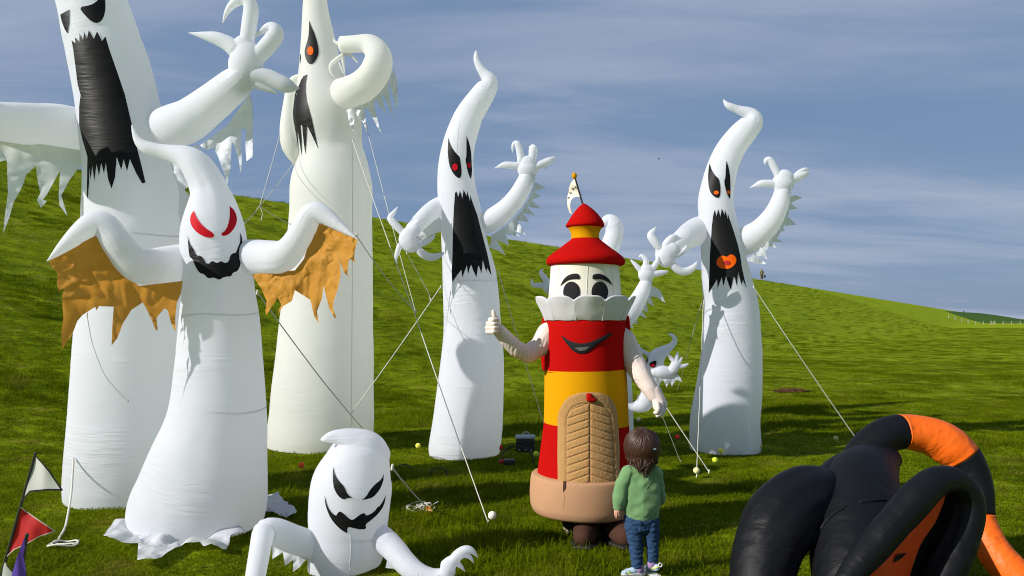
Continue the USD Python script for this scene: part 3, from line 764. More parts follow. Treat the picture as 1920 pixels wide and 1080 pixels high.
tC.part('fringe', cloth([c2([(330, 1060), (580, 890), (580, 1050), (520, 1065), (470, 1090), (400, 1120), (350, 1130)])], 8.9, 0.03, 6, 4, 7, 0.04), RAGW)

d2 = cv(1200, 280, 0.18519); dd = cv(1190, 170, 0.3612)
YD = 9.4
tD = Thing('inflatable_ghost', 'white inflatable ghost with an orange tongue in its black mouth and swept-back horn', 'inflatable ghost', ghost_base(1358, YD), 'inflatable ghosts on the grass')
rowsD = base_rows([(1357, 188, 1.5), (1367, 199, 6.5), (1385, 206, 8), (1402, 212, 12), (1411, 224, 19), (1406, 236, 22), (1392, 251, 24.5), (1371, 278, 26.5), (1357, 307, 28), (1347, 343, 30), (1342, 387, 33), (1347, 423, 35), (1358, 495, 42), (1363, 531, 46), (1370, 567, 48.5), (1372, 610, 52),
                   (1371, 674, 56), (1366, 737, 60), (1359, 800, 64)], YD, 1357, 65)
bD = tube(rowsD, n=120, step=0.018, caps=('round', None), wob=0.025, pk=[(0.10, 0.10, 0.08), (0.17, 0.06, 0.12), (0.58, 0.02, 0.10)], seed=8)
tD.part('body', bD, WHITE); sD = Surface(bD)
tD.part('seam', seam_ring(rowsD, 562), SEAM)
moD = tD.part('mouth', decal(sD, d2([(742, 670), (757, 613), (775, 682), (790, 603), (815, 688), (825, 598), (857, 670), (857, 608), (888, 712), (890, 652), (905, 712), (945, 830), (985, 960), (1012, 1080), (1030, 560 + o), (1077, 768 + o), (1040, 678 + o), (1022, 725 + o), (1013, 680 + o),
     (992, 596 + o), (975, 738 + o), (958, 648 + o), (945, 648 + o), (918, 774 + o), (890, 700 + o), (870, 636 + o), (848, 738 + o), (836, 690 + o), (830, 645 + o), (810, 700 + o), (788, 764 + o), (783, 668 + o), (745, 730 + o), (699, 804 + o), (705, 640 + o), (712, 400 + o), (730, 120 + o)]), 0.007, 4), PRINTK)
tD.part('tongue', decal(sD, d2(smooth_poly([(780, 480 + o), (800, 440 + o), (840, 428 + o), (868, 440 + o), (888, 440 + o), (905, 416 + o), (950, 425 + o), (974, 470 + o), (960, 520 + o), (910, 560 + o), (850, 567 + o), (800, 545 + o), (777, 510 + o)], 1)), 0.012, 3), PRINTO, under=moD)
tD.part('tongue_spot', decal(sD, d2(ell(877, 503 + o, 34, 24)), 0.017, 2), PRINTD, under=moD)
for e, pu in (([(708, 145), (725, 205), (760, 265), (800, 300), (812, 370), (815, 430), (805, 485), (785, 495), (750, 480), (715, 440), (697, 380), (692, 300), (695, 220)], (772, 440, 24, 19)),
              ([(872, 115), (895, 180), (910, 270), (913, 380), (912, 480), (903, 505), (885, 470), (868, 420), (855, 360), (850, 318), (862, 290), (868, 200)], (891, 435, 16, 19))):
    ep = tD.part('eye', decal(sD, d2(smooth_poly(e, 1, 70)), 0.007, 3), PRINTK)
    tD.part('pupil', decal(sD, d2(ell(*pu)), 0.012, 2), PRINTO, under=ep)
tD.part('arm', tube(W(d2([(930, 960, 110, 9.6), (1040, 938, 148, 9.45), (1150, 885, 140, 9.3), (1270, 785, 122, 9.15), (1360, 662, 106, 9.1), (1412, 550, 94, 9.1), (1440, 440, 86, 9.1)]), YD), n=100, wob=0.03, pk=[(0.12, 0.06, 0.10), (0.96, 0.10, 0.07), (0.5, 0.04, 0.12)], seed=9), WHITE)
tD.part('hand', hand(d2([(1442, 410, 84), (1450, 340, 112), (1460, 300, 98)]), [
    d2([(1370, 350, 42), (1290, 345, 38), (1220, 347, 36), (1165, 367, 18), (1110, 390, 2)]), d2([(1395, 260, 36), (1352, 170, 37), (1318, 110, 34), (1275, 105, 27), (1263, 130, 14), (1268, 156, 3)]),
    d2([(1460, 280, 46), (1465, 250, 42)]), d2([(1530, 310, 42), (1620, 272, 42), (1672, 250, 34), (1705, 235, 12)]), d2([(1560, 275, 18), (1620, 225, 22), (1675, 200, 18), (1712, 198, 4)])], 9.08), HANDW)
tD.part('fringe', arm_fringe(d2, [([(1520, 480), (1570, 462), (1642, 490), (1590, 512), (1515, 550)], 0), ([(1515, 540), (1560, 570), (1597, 602), (1540, 608), (1490, 620)], 0), ([(1470, 640), (1510, 690), (1582, 762), (1510, 772), (1445, 775)], 0),
    ([(1430, 775), (1472, 822), (1420, 838), (1375, 860)], 0), ([(1350, 860), (1380, 895), (1456, 950), (1395, 935), (1310, 940)], 0), ([(1290, 930), (1350, 960), (1405, 1010), (1330, 985), (1240, 1000)], 0), ([(1220, 990), (1260, 1020), (1292, 1120), (1240, 1080), (1170, 1085)], 0),
    ([(1130, 1080), (1190, 1090), (1287, 1164), (1200, 1160), (1095, 1130)], 0), ([(1080, 1110), (1250, 1000), (1385, 850), (1470, 690), (1525, 470), (1540, 500), (1490, 720), (1400, 880), (1270, 1030), (1095, 1140)], 0)], 9.15, 10), RAGW)
tD.part('arm', tube(W(d2([(690, 800, 110, 9.6), (610, 820, 148, 9.5), (520, 860, 132, 9.3), (430, 920, 112, 9.0), (340, 985, 92, 8.9)]), YD), n=100, wob=0.03, pk=[(0.2, 0.06, 0.1), (0.95, 0.1, 0.1)], seed=11), WHITE)
tD.part('hand', hand(d2([(320, 1020, 80), (260, 1085, 96), (265, 1105, 92)]), [
    d2([(195, 1000, 38), (125, 905, 42), (102, 865, 36), (135, 820, 20), (162, 786, 2)]), d2([(240, 1000, 36), (300, 912, 35), (345, 873, 20), (390, 883, 3)]),
    d2([(290, 1095, 38), (380, 1068, 35), (450, 1020, 26), (469, 972, 5)]), d2([(340, 1180, 40), (450, 1238, 41), (540, 1198, 33), (574, 1136, 6)]), d2([(190, 1100, 34), (178, 1020, 22), (172, 985, 6)])], 8.82), HANDW)

# ---- ghost E: shorter, with orange rags under its arms
e0, eh, el, er = cv(60, 180, 0.4631), cv(240, 230, 0.30573), cv(80, 360, 0.27778), cv(440, 360, 0.24074)
YE = 6.03
tE = Thing('inflatable_ghost', 'white inflatable ghost with red eyes and orange rags hanging from raised arms', 'inflatable ghost', ghost_base(375, YE), 'inflatable ghosts on the grass')
rowsE = base_rows([*eh([(24, 18, 4), (50, 95, 20), (95, 148, 40), (190, 172, 42), (290, 192, 56), (370, 220, 80), (430, 275, 98), (470, 345, 104), (502, 420, 117), (517, 520, 152), (522, 620, 183), (525, 720, 195)]),
                   (408, 505, 63), (410, 545, 65), (412, 597, 71), (412, 640, 74), (411, 721, 82), (405, 803, 92), (391, 868, 106), (380, 925, 117)], YE, 374, 120)
bE = tube(rowsE, n=140, step=0.035, caps=('round', None), wob=0.03, pk=[(0.25, 0.10, 0.12), (0.40, 0.05, 0.12), (0.62, 0.025, 0.10), (0.80, 0.02, 0.12), (0.985, 0.03, 0.08)], seed=12)
tE.part('body', bE, WHITE); sE = Surface(bE)
for t in (592, 762): tE.part('seam', seam_ring(rowsE, t), SEAM)
tE.part('mouth', decal(sE, eh(smooth_poly([(370, 690), (382, 745), (405, 775), (422, 818), (450, 815), (472, 850), (480, 864), (500, 866), (510, 852), (525, 850), (545, 864), (570, 848), (595, 864), (617, 852), (625, 815), (640, 802), (660, 800), (672, 760), (684, 735), (683, 676), (694, 700), (699, 760), (700, 800), (686, 820), (688, 870), (670, 912), (640, 920),
     (630, 945), (590, 945), (560, 966), (530, 950), (490, 956), (470, 930), (440, 922), (415, 880), (400, 835), (382, 825), (375, 770)], 1, 40)), 0.007, 4), PRINTK)
tE.part('eye', decal(sE, eh(smooth_poly([(407, 542), (425, 590), (465, 640), (533, 685), (522, 708), (480, 705), (430, 680), (395, 640), (383, 600), (390, 565)], 1, 75)), 0.007, 4), PRINTR)
tE.part('eye', decal(sE, eh(smooth_poly([(620, 513), (650, 540), (667, 590), (655, 640), (620, 685), (580, 700), (567, 680), (590, 670), (612, 630), (622, 570)], 1, 75)), 0.007, 4), PRINTR)
tE.part('arm', tube(W(el([(1080, 480, 110, 6.15), (960, 482, 130, 6.06), (800, 500, 126, 5.85), (665, 510, 118, 5.6), (575, 445, 106, 5.55), (500, 340, 98, 5.5), (430, 240, 96, 5.5), (380, 205, 92, 5.48), (310, 238, 82, 5.45), (235, 290, 64, 5.4), (150, 362, 43, 5.35), (90, 415, 24, 5.3), (30, 466, 3, 5.28)]), YE), n=100, step=0.03, wob=0.035, pk=[(0.10, 0.08, 0.10), (0.36, 0.10, 0.12), (0.62, 0.13, 0.13)], seed=13), WHITE)
tE.part('rag', cloth([el([(365, 290), (400, 330), (610, 600), (650, 635), (945, 600), (932, 690), (905, 750), (895, 850), (898, 947), (865, 880), (845, 800), (822, 785), (768, 850), (777, 930), (765, 935), (730, 850), (690, 770), (675, 745), (600, 795), (540, 890), (505, 985), (465, 1037), (470, 900), (480, 775), (380, 770), (362, 800), (355, 775),
     (270, 830), (235, 870), (200, 960), (130, 1065), (125, 950), (140, 850), (130, 700), (145, 650), (110, 672), (95, 620), (100, 550), (60, 500), (40, 468), (180, 385)])], lambda px, py: np.interp(px, [90, 160, 250, 345], [5.32, 5.42, 5.6, 5.85]), 0.035, 6, 3.6, 14, 0.06), RAGO)
tE.part('arm', tube(W(er([(0, 510, 110, 6.15), (100, 512, 141, 6.06), (250, 515, 140, 5.92), (370, 505, 128, 5.75), (445, 440, 108, 5.7), (520, 320, 98, 5.65), (580, 195, 96, 5.62), (622, 145, 84, 5.6), (700, 180, 72, 5.58), (790, 245, 50, 5.55), (880, 312, 26, 5.5), (956, 366, 3, 5.46)]), YE), n=100, step=0.03, wob=0.035, pk=[(0.10, 0.05, 0.08), (0.36, 0.13, 0.12), (0.66, 0.13, 0.10)], seed=15), WHITE)
tE.part('rag', cloth([er([(135, 640), (470, 610), (540, 520), (620, 260), (650, 230), (700, 240), (957, 372), (935, 460), (930, 520), (947, 557), (900, 520), (885, 540), (878, 640), (905, 677), (850, 625), (820, 540), (825, 650), (805, 750), (770, 850), (765, 910), (790, 970), (780, 987), (735, 900), (710, 800), (690, 730), (680, 830), (640, 930), (655, 1022),
     (620, 970), (590, 840), (470, 765), (445, 850), (375, 890), (340, 952), (345, 910), (365, 880), (330, 815), (320, 850), (290, 890), (245, 962), (240, 920), (250, 850), (210, 760)])], lambda px, py: np.interp(px, [470, 560, 610, 670], [5.88, 5.72, 5.62, 5.46]), 0.035, 7, 3.6, 16, 0.08), RAGO)
def ground_cloth(pts, seed, lift=0.05):
    G = np.array([ground_at(*p[:2])[:2] for p in pts])
    P, F = tri_poly(Polygon(G).buffer(0), 0.03)
    z = zg(P[:, 0], P[:, 1]) + lift + 0.09 * np.abs(meshkit.noise(np.stack([P[:, 0] * 9, P[:, 1] * 9, P[:, 0] * 0 + seed], -1), seed) - 0.3)
    return M(np.column_stack([P, z]), F, P)
c3 = cv(0, 640, 0.40738)
for kk, q in enumerate(([(475, 915), (530, 875), (640, 850), (660, 900), (650, 945), (590, 945), (500, 940)], [(640, 880), (780, 915), (950, 905), (1080, 880), (1130, 890), (1060, 915), (1040, 972), (980, 985), (920, 945), (830, 940), (740, 1000), (630, 1042)],
                        [(1200, 740), (1260, 725), (1300, 765), (1370, 815), (1360, 832), (1220, 810)])):
    tE.part('skirt', ground_cloth(c3(q), 20 + kk), RAGW)

# ---- ghost F: small, crawling in front
f0 = cv(440, 780, 0.27778)
YF = 5.0
tF = Thing('inflatable_ghost', 'small white inflatable ghost with wide black grin crawling in the foreground', 'inflatable ghost', ghost_base(650, YF), 'inflatable ghosts on the grass')
rowsF = base_rows(f0([(852, 128, 20), (850, 136, 80), (847, 152, 122), (843, 178, 158), (840, 212, 184), (836, 260, 205), (826, 320, 224), (802, 420, 260), (783, 540, 268), (772, 660, 264), (766, 750, 258), (762, 790, 250), (758, 830, 256), (754, 920, 252)]), YF, 649, 66)
bF = blend([tube(rowsF, n=56, step=0.02, caps=('round', 'flat'), wob=0.03, seed=17), tube(W(f0([(960, 260, 90, 5.0), (900, 205, 102, 4.97), (820, 175, 92, 4.95), (740, 150, 70, 4.92), (680, 140, 47, 4.9), (630, 145, 33, 4.88), (597, 158, 16, 4.87)]), YF), n=32, step=0.015, wob=0.08, seed=18, wfreq=7)], 0.018, 45)
tF.part('body', bF, WHITE); sF = Surface(bF)
tF.part('seam', seam_ring(rowsF, 992, 0.0025), SEAM)
tF.part('seam', seam_line(sF, f0([(780, 805), (785, 900), (775, 1040)]), 0.003), SEAM)
tF.part('eye', decal(sF, f0(smooth_poly([(667, 343), (680, 400), (705, 440), (740, 475), (762, 530), (797, 551), (765, 552), (735, 565), (700, 540), (672, 490), (664, 430)], 1, 50)), 0.005, 4), PRINTK)
tF.part('eye', decal(sF, f0(smooth_poly([(1003, 390), (1000, 440), (975, 500), (930, 550), (890, 560), (853, 568), (885, 545), (910, 500), (945, 460), (985, 430)], 1, 50)), 0.005, 4), PRINTK)
tF.part('mouth', decal(sF, f0(smooth_poly([(612, 535), (622, 590), (645, 640), (685, 675), (695, 655), (712, 640), (740, 660), (770, 690), (795, 702), (825, 680), (850, 660), (877, 652), (885, 675), (940, 645), (960, 613), (980, 605), (1018, 530), (1005, 600), (970, 655), (915, 705), (880, 730), (887, 760), (850, 765), (800, 755), (762, 745), (760, 790), (730, 775), (690, 740), (650, 690), (625, 630), (612, 580)], 1, 70)), 0.005, 4), PRINTK)
tF.part('arm', tube(W(f0([(600, 880, 80, 4.95), (520, 868, 92, 4.9), (400, 832, 92, 4.82), (290, 785, 88, 4.75), (215, 768, 80, 4.7), (182, 840, 70, 4.62), (163, 950, 68, 4.55), (140, 1080, 66, 4.48), (120, 1190, 52, 4.42)]), YF), n=100, step=0.02, wob=0.05, pk=[(0.15, 0.08, 0.06), (0.48, 0.13, 0.06)], seed=19), WHITE)
tF.part('fringe', cloth([f0([(250, 840), (500, 920), (500, 960), (470, 980), (440, 1020), (393, 1052), (395, 970), (340, 1012), (325, 920), (252, 968)])], 4.86, 0.02, 9, 3, 20, 0.03), RAGW)
tF.part('arm', tube(W(f0([(940, 790, 70, 4.95), (1000, 832, 86, 4.9), (1065, 890, 80, 4.85), (1135, 975, 76, 4.78), (1210, 1045, 70, 4.72), (1300, 1085, 62, 4.68), (1400, 1085, 55, 4.65), (1440, 1050, 50, 4.64)]), YF), n=100, step=0.02, wob=0.05, pk=[(0.15, 0.08, 0.05), (0.45, 0.06, 0.06), (0.95, 0.12, 0.06)], seed=21), WHITE)
tF.part('hand', hand(f0([(1430, 1060, 46), (1440, 1020, 52), (1455, 990, 44)]), [f0([(1470, 980, 34), (1530, 915, 32), (1590, 900, 26), (1620, 925, 14), (1642, 956, 2)]), f0([(1490, 970, 28), (1550, 932, 26), (1590, 955, 14), (1612, 992, 2)]),
    f0([(1420, 1000, 30), (1470, 982, 28), (1515, 1005, 18), (1555, 1050, 2)])], 4.6), HANDW)
tF.part('fringe', cloth([f0([(990, 880), (1050, 940), (1100, 1000), (1115, 1042), (1070, 1030), (1018, 1026), (1030, 970)])], 4.84, 0.02, 9, 3, 22, 0.03), RAGW)

# ---- ghost H: mostly hidden behind the lighthouse
h0 = cv(960, 300, 0.37037)
YH = 8.95
tH = Thing('inflatable_ghost', 'white inflatable ghost mostly hidden behind the lighthouse costume, only hands and hood showing', 'inflatable ghost', ghost_base(1124, YH), 'inflatable ghosts on the grass')
rowsH = base_rows([(1126, 428, 2), (1131, 418, 7), (1142, 413, 13), (1151, 424, 16.5), (1151, 442, 17), (1142, 466, 19), (1128, 500, 30), (1118, 545, 42), (1115, 600, 50), (1121, 700, 61), (1124, 790, 63)], YH, 1124, 64)
bH = tube(rowsH, n=56, step=0.018, caps=('round', None), wob=0.03, seed=23); tH.part('body', bH, WHITE)
tH.part('arm', tube(W(h0([(500, 830, 60, 8.92), (575, 800, 52, 8.87), (630, 722, 43, 8.83), (665, 655, 36, 8.79), (680, 615, 30, 8.79)]), YH), n=28, wob=0.03), WHITE)
tH.part('hand', hand(h0([(680, 610, 28), (680, 575, 42), (682, 560, 36)]), [h0([(655, 565, 14), (625, 530, 11), (603, 508, 4)]), h0([(675, 540, 17), (672, 498, 13), (655, 484, 9), (645, 492, 3)]), h0([(705, 555, 16), (732, 518, 13), (738, 490, 4)]), h0([(715, 578, 16), (760, 570, 14), (786, 565, 6)])], 8.77), HANDW)
tH.part('fringe', cloth([h0([(690, 625), (750, 660), (778, 725), (735, 695), (700, 690), (720, 742), (680, 720), (690, 772), (655, 757), (682, 800), (630, 780), (635, 835), (605, 810), (612, 853), (570, 835), (580, 790), (640, 715)])], 8.83, 0.04, 7, 3, 24, 0.06), RAGW)
tH.part('arm', tube(W(h0([(400, 720, 55, 8.92), (300, 690, 48, 8.83), (215, 655, 36, 8.79)]), YH), n=28), WHITE)
tH.part('hand', hand(h0([(215, 655, 34), (190, 645, 34)]), [h0([(180, 640, 16), (140, 634, 14), (108, 635, 12), (100, 605, 3)]), h0([(185, 625, 16), (160, 590, 15), (142, 565, 9), (158, 554, 3)])], 8.77), HANDW)

# ---- ghost G: small one peeping out behind the lighthouse
g0 = cv(1180, 600, 0.18519)
YG = 8.38
tG = Thing('inflatable_ghost', 'smallest white inflatable ghost with curled head and red eyes behind the lighthouse costume sleeve', 'inflatable ghost', ghost_base(1205, YG), 'inflatable ghosts on the grass')
rowsG = W(g0([(394, 140, 6), (430, 148, 16), (462, 185, 22), (455, 232, 27), (415, 272, 36), (350, 312, 56), (290, 360, 78), (260, 420, 88), (252, 490, 90), (252, 560, 78), (240, 640, 66), (215, 710, 74), (180, 790, 86), (140, 850, 86), (85, 875, 62), (30, 880, 40), (-40, 860, 24)]), YG)
bG = tube(rowsG, n=36, step=0.015, wob=0.03, seed=25, wfreq=6); tG.part('body', bG, WHITE); sG = Surface(bG)
for e, pu in (([(190, 375), (192, 410), (182, 445), (165, 452), (152, 430), (160, 400)], (171, 432, 12, 14)), ([(272, 412), (275, 440), (265, 470), (245, 483), (215, 475), (203, 450), (215, 430), (245, 415)], (236, 458, 22, 15))):
    ep = tG.part('eye', decal(sG, g0(e), 0.005, 2), PRINTK); tG.part('pupil', decal(sG, g0(ell(*pu)), 0.009, 1.5), PRINTR, under=ep)
tG.part('mouth', decal(sG, g0([(195, 505), (225, 510), (255, 540), (265, 575), (240, 570), (215, 545)]), 0.005, 2), PRINTK)
tG.part('arm', tube(W(g0([(260, 530, 50), (330, 525, 68), (400, 528, 60), (450, 490, 52)]), 8.31), n=28), WHITE)
tG.part('hand', hand(g0([(440, 500, 46), (470, 450, 50)]), [g0([(450, 420, 24), (412, 372, 17), (390, 342, 7)]), g0([(475, 420, 22), (487, 355, 17), (493, 328, 7)]), g0([(505, 430, 20), (532, 382, 11)]), g0([(510, 470, 22), (570, 458, 16), (594, 443, 6)])], 8.27), HANDW)
tG.part('fringe', cloth([g0([(300, 560), (480, 555), (490, 540), (540, 628), (475, 605), (430, 672), (410, 620), (378, 682), (345, 610), (308, 630)])], 8.29, 0.02, 9, 2.5, 26, 0.03), RAGW)
tG.part('arm', tube(W(g0([(230, 380, 34), (170, 335, 20), (120, 312, 24), (80, 290, 34)]), 8.37), n=20), WHITE)
tG.part('hand', hand(g0([(80, 295, 34), (60, 290, 30)]), [g0([(80, 275, 16), (98, 255, 12)]), g0([(55, 270, 16), (35, 240, 10)]), g0([(50, 300, 16), (20, 300, 10)])], 8.37), HANDW)
# ------------------------------------------------------------------ black inflatable cat, lower right
k0 = cv(1360, 760, 0.2963)
tK = Thing('inflatable_cat', 'black inflatable cat with orange striped tail and red lined ear at lower right', 'inflatable cat', ghost_base(1640, 4.4))
bodyK = join(tube(W(k0([(1030, 345, 80, 4.75), (980, 375, 125, 4.7), (900, 440, 190, 4.6), (850, 560, 240, 4.45), (830, 720, 265, 4.3), (820, 900, 270, 4.15), (815, 1100, 255, 4.0), (815, 1250, 220, 3.9)]), 4.4), n=56, step=0.03, wob=0.04, seed=31),
             tube(W(k0([(860, 420, 150, 4.62), (740, 460, 140, 4.56), (640, 510, 112, 4.5), (570, 545, 80, 4.46)]), 4.5), n=36, step=0.03, wob=0.05, seed=33))
tK.part('body', bodyK, BLACKN)
tK.part('leg', tube(W(k0([(690, 555, 130, 4.52), (580, 568, 182, 4.42), (480, 600, 208, 4.34), (390, 680, 220, 4.27), (322, 790, 222, 4.2), (264, 930, 208, 4.14), (232, 1080, 196, 4.08), (212, 1250, 184, 4.02), (205, 1420, 165, 3.95)]), 4.3), n=120, step=0.025, wob=0.05, pk=[(0.06, 0.10, 0.15), (0.35, 0.07, 0.2), (0.60, 0.06, 0.2)], seed=32), BLACKN)
tailrows = W([(1610, 870, 34, 4.8), (1640, 832, 34, 4.85), (1672, 812, 33, 4.88), (1706, 811, 33, 4.9), (1745, 818, 35, 4.9), (1782, 838, 37, 4.88), (1812, 870, 33, 4.85), (1832, 920, 28, 4.8), (1840, 975, 25, 4.75), (1856, 1020, 29, 4.7), (1885, 1060, 32, 4.62), (1925, 1095, 32, 4.55), (1975, 1120, 26, 4.5), (2010, 1125, 10, 4.48)], 4.8)
segs = [(0, 0.205, BLACKN), (0.2055, 0.437, ORANGEN), (0.4375, 0.63, BLACKN), (0.6305, 0.86, ORANGEN), (0.8605, 1.0, BLACKN)]
for a_, b_, m_ in segs:
    tK.part('tail_section', tube(tailrows, n=36, step=0.012, caps=('flat', 'flat' if b_ < 1 else 'round'), t0=a_, t1=b_, wob=0.06, seed=34, wfreq=6, pk=[(0.22, 0.08, 0.08), (0.42, 0.10, 0.10), (0.64, 0.08, 0.08)]), m_, label='orange tail section' if m_ is ORANGEN else 'black tail section')
earpx = [(700, 1240, 70), (770, 1110, 74), (853, 1000, 86), (940, 900, 95), (1020, 800, 100), (1110, 700, 102), (1200, 600, 104), (1290, 512, 98), (1390, 470, 88), (1490, 505, 84), (1545, 600, 88), (1530, 740, 98), (1480, 880, 104), (1410, 1030, 108), (1350, 1180, 108), (1310, 1320, 100)]
earD = lambda x: 3.55 + 0.00035 * (x - 640)
ear = tK.part('ear', tube(W(k0([(x, y, r, earD(x)) for x, y, r in earpx]), 3.6), n=90, step=0.012, wob=0.07, seed=35, wfreq=5, pk=[(0.3, 0.07, 0.12), (0.58, 0.16, 0.10), (0.75, 0.08, 0.1)]), BLACKN)
def earsheet(pts, seed, off):
    g = Polygon([p[:2] for p in k0(pts)]).buffer(0); P, F = tri_poly(g, 5)
    Y0 = 3.62 + off + 0.00035 / 0.2963 * (P[:, 0] - 1360 - 190)
    v = at(P[:, 0], P[:, 1], Y0 + 0.03 * (meshkit.noise(np.stack([P[:, 0] * 0.03, P[:, 1] * 0.012, P[:, 0] * 0], -1), seed) - 0.5))
    return M(v, F, np.stack([v[:, 0], v[:, 2]], 1))
tK.part('ear_lining', earsheet([(640, 1200), (800, 960), (1000, 740), (1180, 600), (1400, 540), (1380, 620), (1330, 740), (1240, 870), (1190, 1000), (1160, 1100), (1120, 1250), (700, 1320)], 36, 0.0), REDLIN, under=ear)
tK.part('ear_fold', earsheet([(1390, 520), (1500, 540), (1500, 760), (1420, 960), (1340, 1200), (1130, 1240), (1170, 1060), (1230, 890), (1330, 720)], 37, 0.04), BLACKN, under=ear)
tK.part('ear_patch', earsheet([(1085, 945), (1150, 935), (1120, 965), (1062, 1000)], 38, -0.012), BLACKN, under=ear)
tK.part('seam', seam_line(Surface(bodyK), k0([(560, 880), (600, 780), (680, 690), (780, 630), (900, 605), (1010, 598)]), 0.010), BLACKN)


# ------------------------------------------------------------------ person in a padded lighthouse costume
m1, m2, m3_, m4 = cv(980, 480, 0.18519), cv(1020, 310, 0.17602), cv(900, 560, 0.12966), cv(980, 720, 0.2965)
YM = 5.75
pxm = lambda x, y, dy=0: at(x, y, YM + dy)
rr = YM / FOC
tM = Thing('person', 'person in padded red and yellow lighthouse costume with smiling face, giving a thumbs up', 'costumed person', (at(1100, 600, YM)[0], YM, 0))
# the wearer's body, arms with gloved hands and legs: one skin
def A(x, y, r, dy): return (at(x, y, YM + dy), r * (YM + dy) / FOC)
m3c = lambda pts: [(900 + x * 0.12966, 560 + y * 0.12966, r * 0.12966, dy) for x, y, r, dy in pts]
chains = [
    [A(1098, 580, 30, 0), A(1098, 640, 48, 0), A(1098, 760, 50, 0), A(1098, 860, 48, 0)],
    [A(1050, 630, 26, 0), A(1028, 626, 22, -.02), A(1012, 650, 19, -.06), A(990, 664, 17, -.1)],
    [A(990, 664, 17, -.1), A(968, 654, 15.5, -.16), A(950, 636, 14, -.2), A(936, 620, 12.5, -.23)],
    [A(1150, 630, 26, 0), A(1170, 640, 23, -.04), A(1184, 672, 21.5, -.08)],
    [A(1184, 672, 21.5, -.08), A(1202, 702, 19, -.14), A(1218, 728, 15.5, -.19), A(1226, 742, 13.5, -.2)],
    [A(1070, 860, 28, 0), A(1072, 930, 24, 0), A(1076, 985, 20, 0)], [A(1130, 860, 28, 0), A(1140, 930, 24, 0), A(1144, 985, 20, 0)],
]
# fist with thumb up
fist = m3c([(215, 330, 75, -.24), (190, 400, 80, -.25), (160, 430, 70, -.25)])
chains.append([A(*q) for q in fist])
for fy, x0, x1 in ((300, 250, 150), (355, 260, 118), (415, 265, 105), (470, 255, 112)):
    q = m3c([(x1 + 10, fy, 36, -.22), (x1, fy + 6, 38, -.265), (x0 - 55, fy + 8, 36, -.315), (x0 - 10, fy + 2, 30, -.305)])
    chains.append([A(*p) for p in q])
q = m3c([(235, 300, 46, -.26), (205, 250, 36, -.28), (196, 200, 32, -.28), (193, 185, 28, -.28)]); chains.append([A(*p) for p in q])
# hanging hand
G2 = lambda pts: [A(1180 + x * 0.18519, 600 + y * 0.18519, r * 0.18519, dy) for x, y, r, dy in pts]
chains.append(G2([(255, 720, 68, -.2), (290, 790, 66, -.21), (310, 830, 60, -.22)]))
for f in ([(345, 830, 30, -.2), (352, 890, 27, -.22), (338, 940, 24, -.24), (312, 965, 20, -.25)], [(318, 850, 30, -.25), (325, 910, 27, -.27), (308, 955, 24, -.28), (285, 970, 20, -.28)],
          [(285, 850, 30, -.27), (292, 905, 27, -.29), (278, 935, 24, -.29), (262, 938, 20, -.28)], [(262, 830, 30, -.24), (266, 890, 26, -.25), (290, 915, 22, -.24)], [(335, 800, 30, -.16), (362, 850, 26, -.17), (350, 905, 22, -.19)]):
    chains.append(G2(f))
skin = capsules(chains, 0.010, 5)
# gathers in the sleeves
nn = trimesh.Trimesh(skin.v, skin.f, process=False).vertex_normals
pp = pix(skin.v)
w1 = np.exp(-((pp[:, 0] - 988) ** 2 / 34 ** 2 + (pp[:, 1] - 655) ** 2 / 26 ** 2)); w2 = np.exp(-((pp[:, 0] - 1192) ** 2 / 26 ** 2 + (pp[:, 1] - 690) ** 2 / 42 ** 2))
ph1 = (pp[:, 0] + 0.35 * pp[:, 1] + 6 * meshkit.noise(skin.v * 14, 2)) * 0.78; ph2 = (pp[:, 1] - 0.35 * pp[:, 0] + 6 * meshkit.noise(skin.v * 14, 3)) * 0.75
skin = M(skin.v + nn * (0.0045 * w1 * np.sin(ph1) + 0.0014 * w2 * np.sin(ph2) + 0.006 * (w1 + w2) * (meshkit.noise(skin.v * 26, 4) - 0.5))[:, None], skin.f, skin.uv)
tM.part('body', skin, SLEEVE)

def turn(rows, n=80, mod=None, caps=(None, None), step=0.012, wob=0.02):
    return tube(W(rows, YM), n=n, step=step, caps=caps, wob=wob, seed=41, wfreq=4.5)
red1 = turn([(1098, 592, 70), (1098, 604, 73.5), (1097, 640, 75), (1097, 696, 76.5)]); tM.part('upper_band', red1, FL_RED); sR = Surface(red1)
yel = turn([(1097, 692, 76.5), (1098, 740, 77.5), (1099, 797, 79)]); tM.part('middle_band', yel, FL_YEL)
red2 = turn([(1099, 793, 79), (1098, 840, 83), (1097, 900, 91)]); tM.part('lower_band', red2, FL_RED)
sMb = Surface(turn([(1098, 640, 75), (1097, 696, 76.5), (1099, 797, 79), (1098, 840, 83), (1097, 900, 91), (1097, 930, 94)]))
rim = turn([(1096, 884, 84), (1096, 883, 94), (1096, 887, 98.5), (1096, 900, 101), (1096, 920, 102), (1096, 942, 101), (1096, 955, 96), (1096, 961, 86), (1096, 962, 60)], step=0.008); tM.part('base_rim', rim, FL_TAN)
rimp = seam_line(Surface(rim), [(1060, 900), (1059, 925), (1056, 952)], 0.0022)
tM.part('rim_seam', rimp, FL_TAN)
tM.part('rim_slot', decal(Surface(rim), [(1056, 903), (1062, 902), (1061, 916), (1056, 923)], 0.003, 2), BOOT)
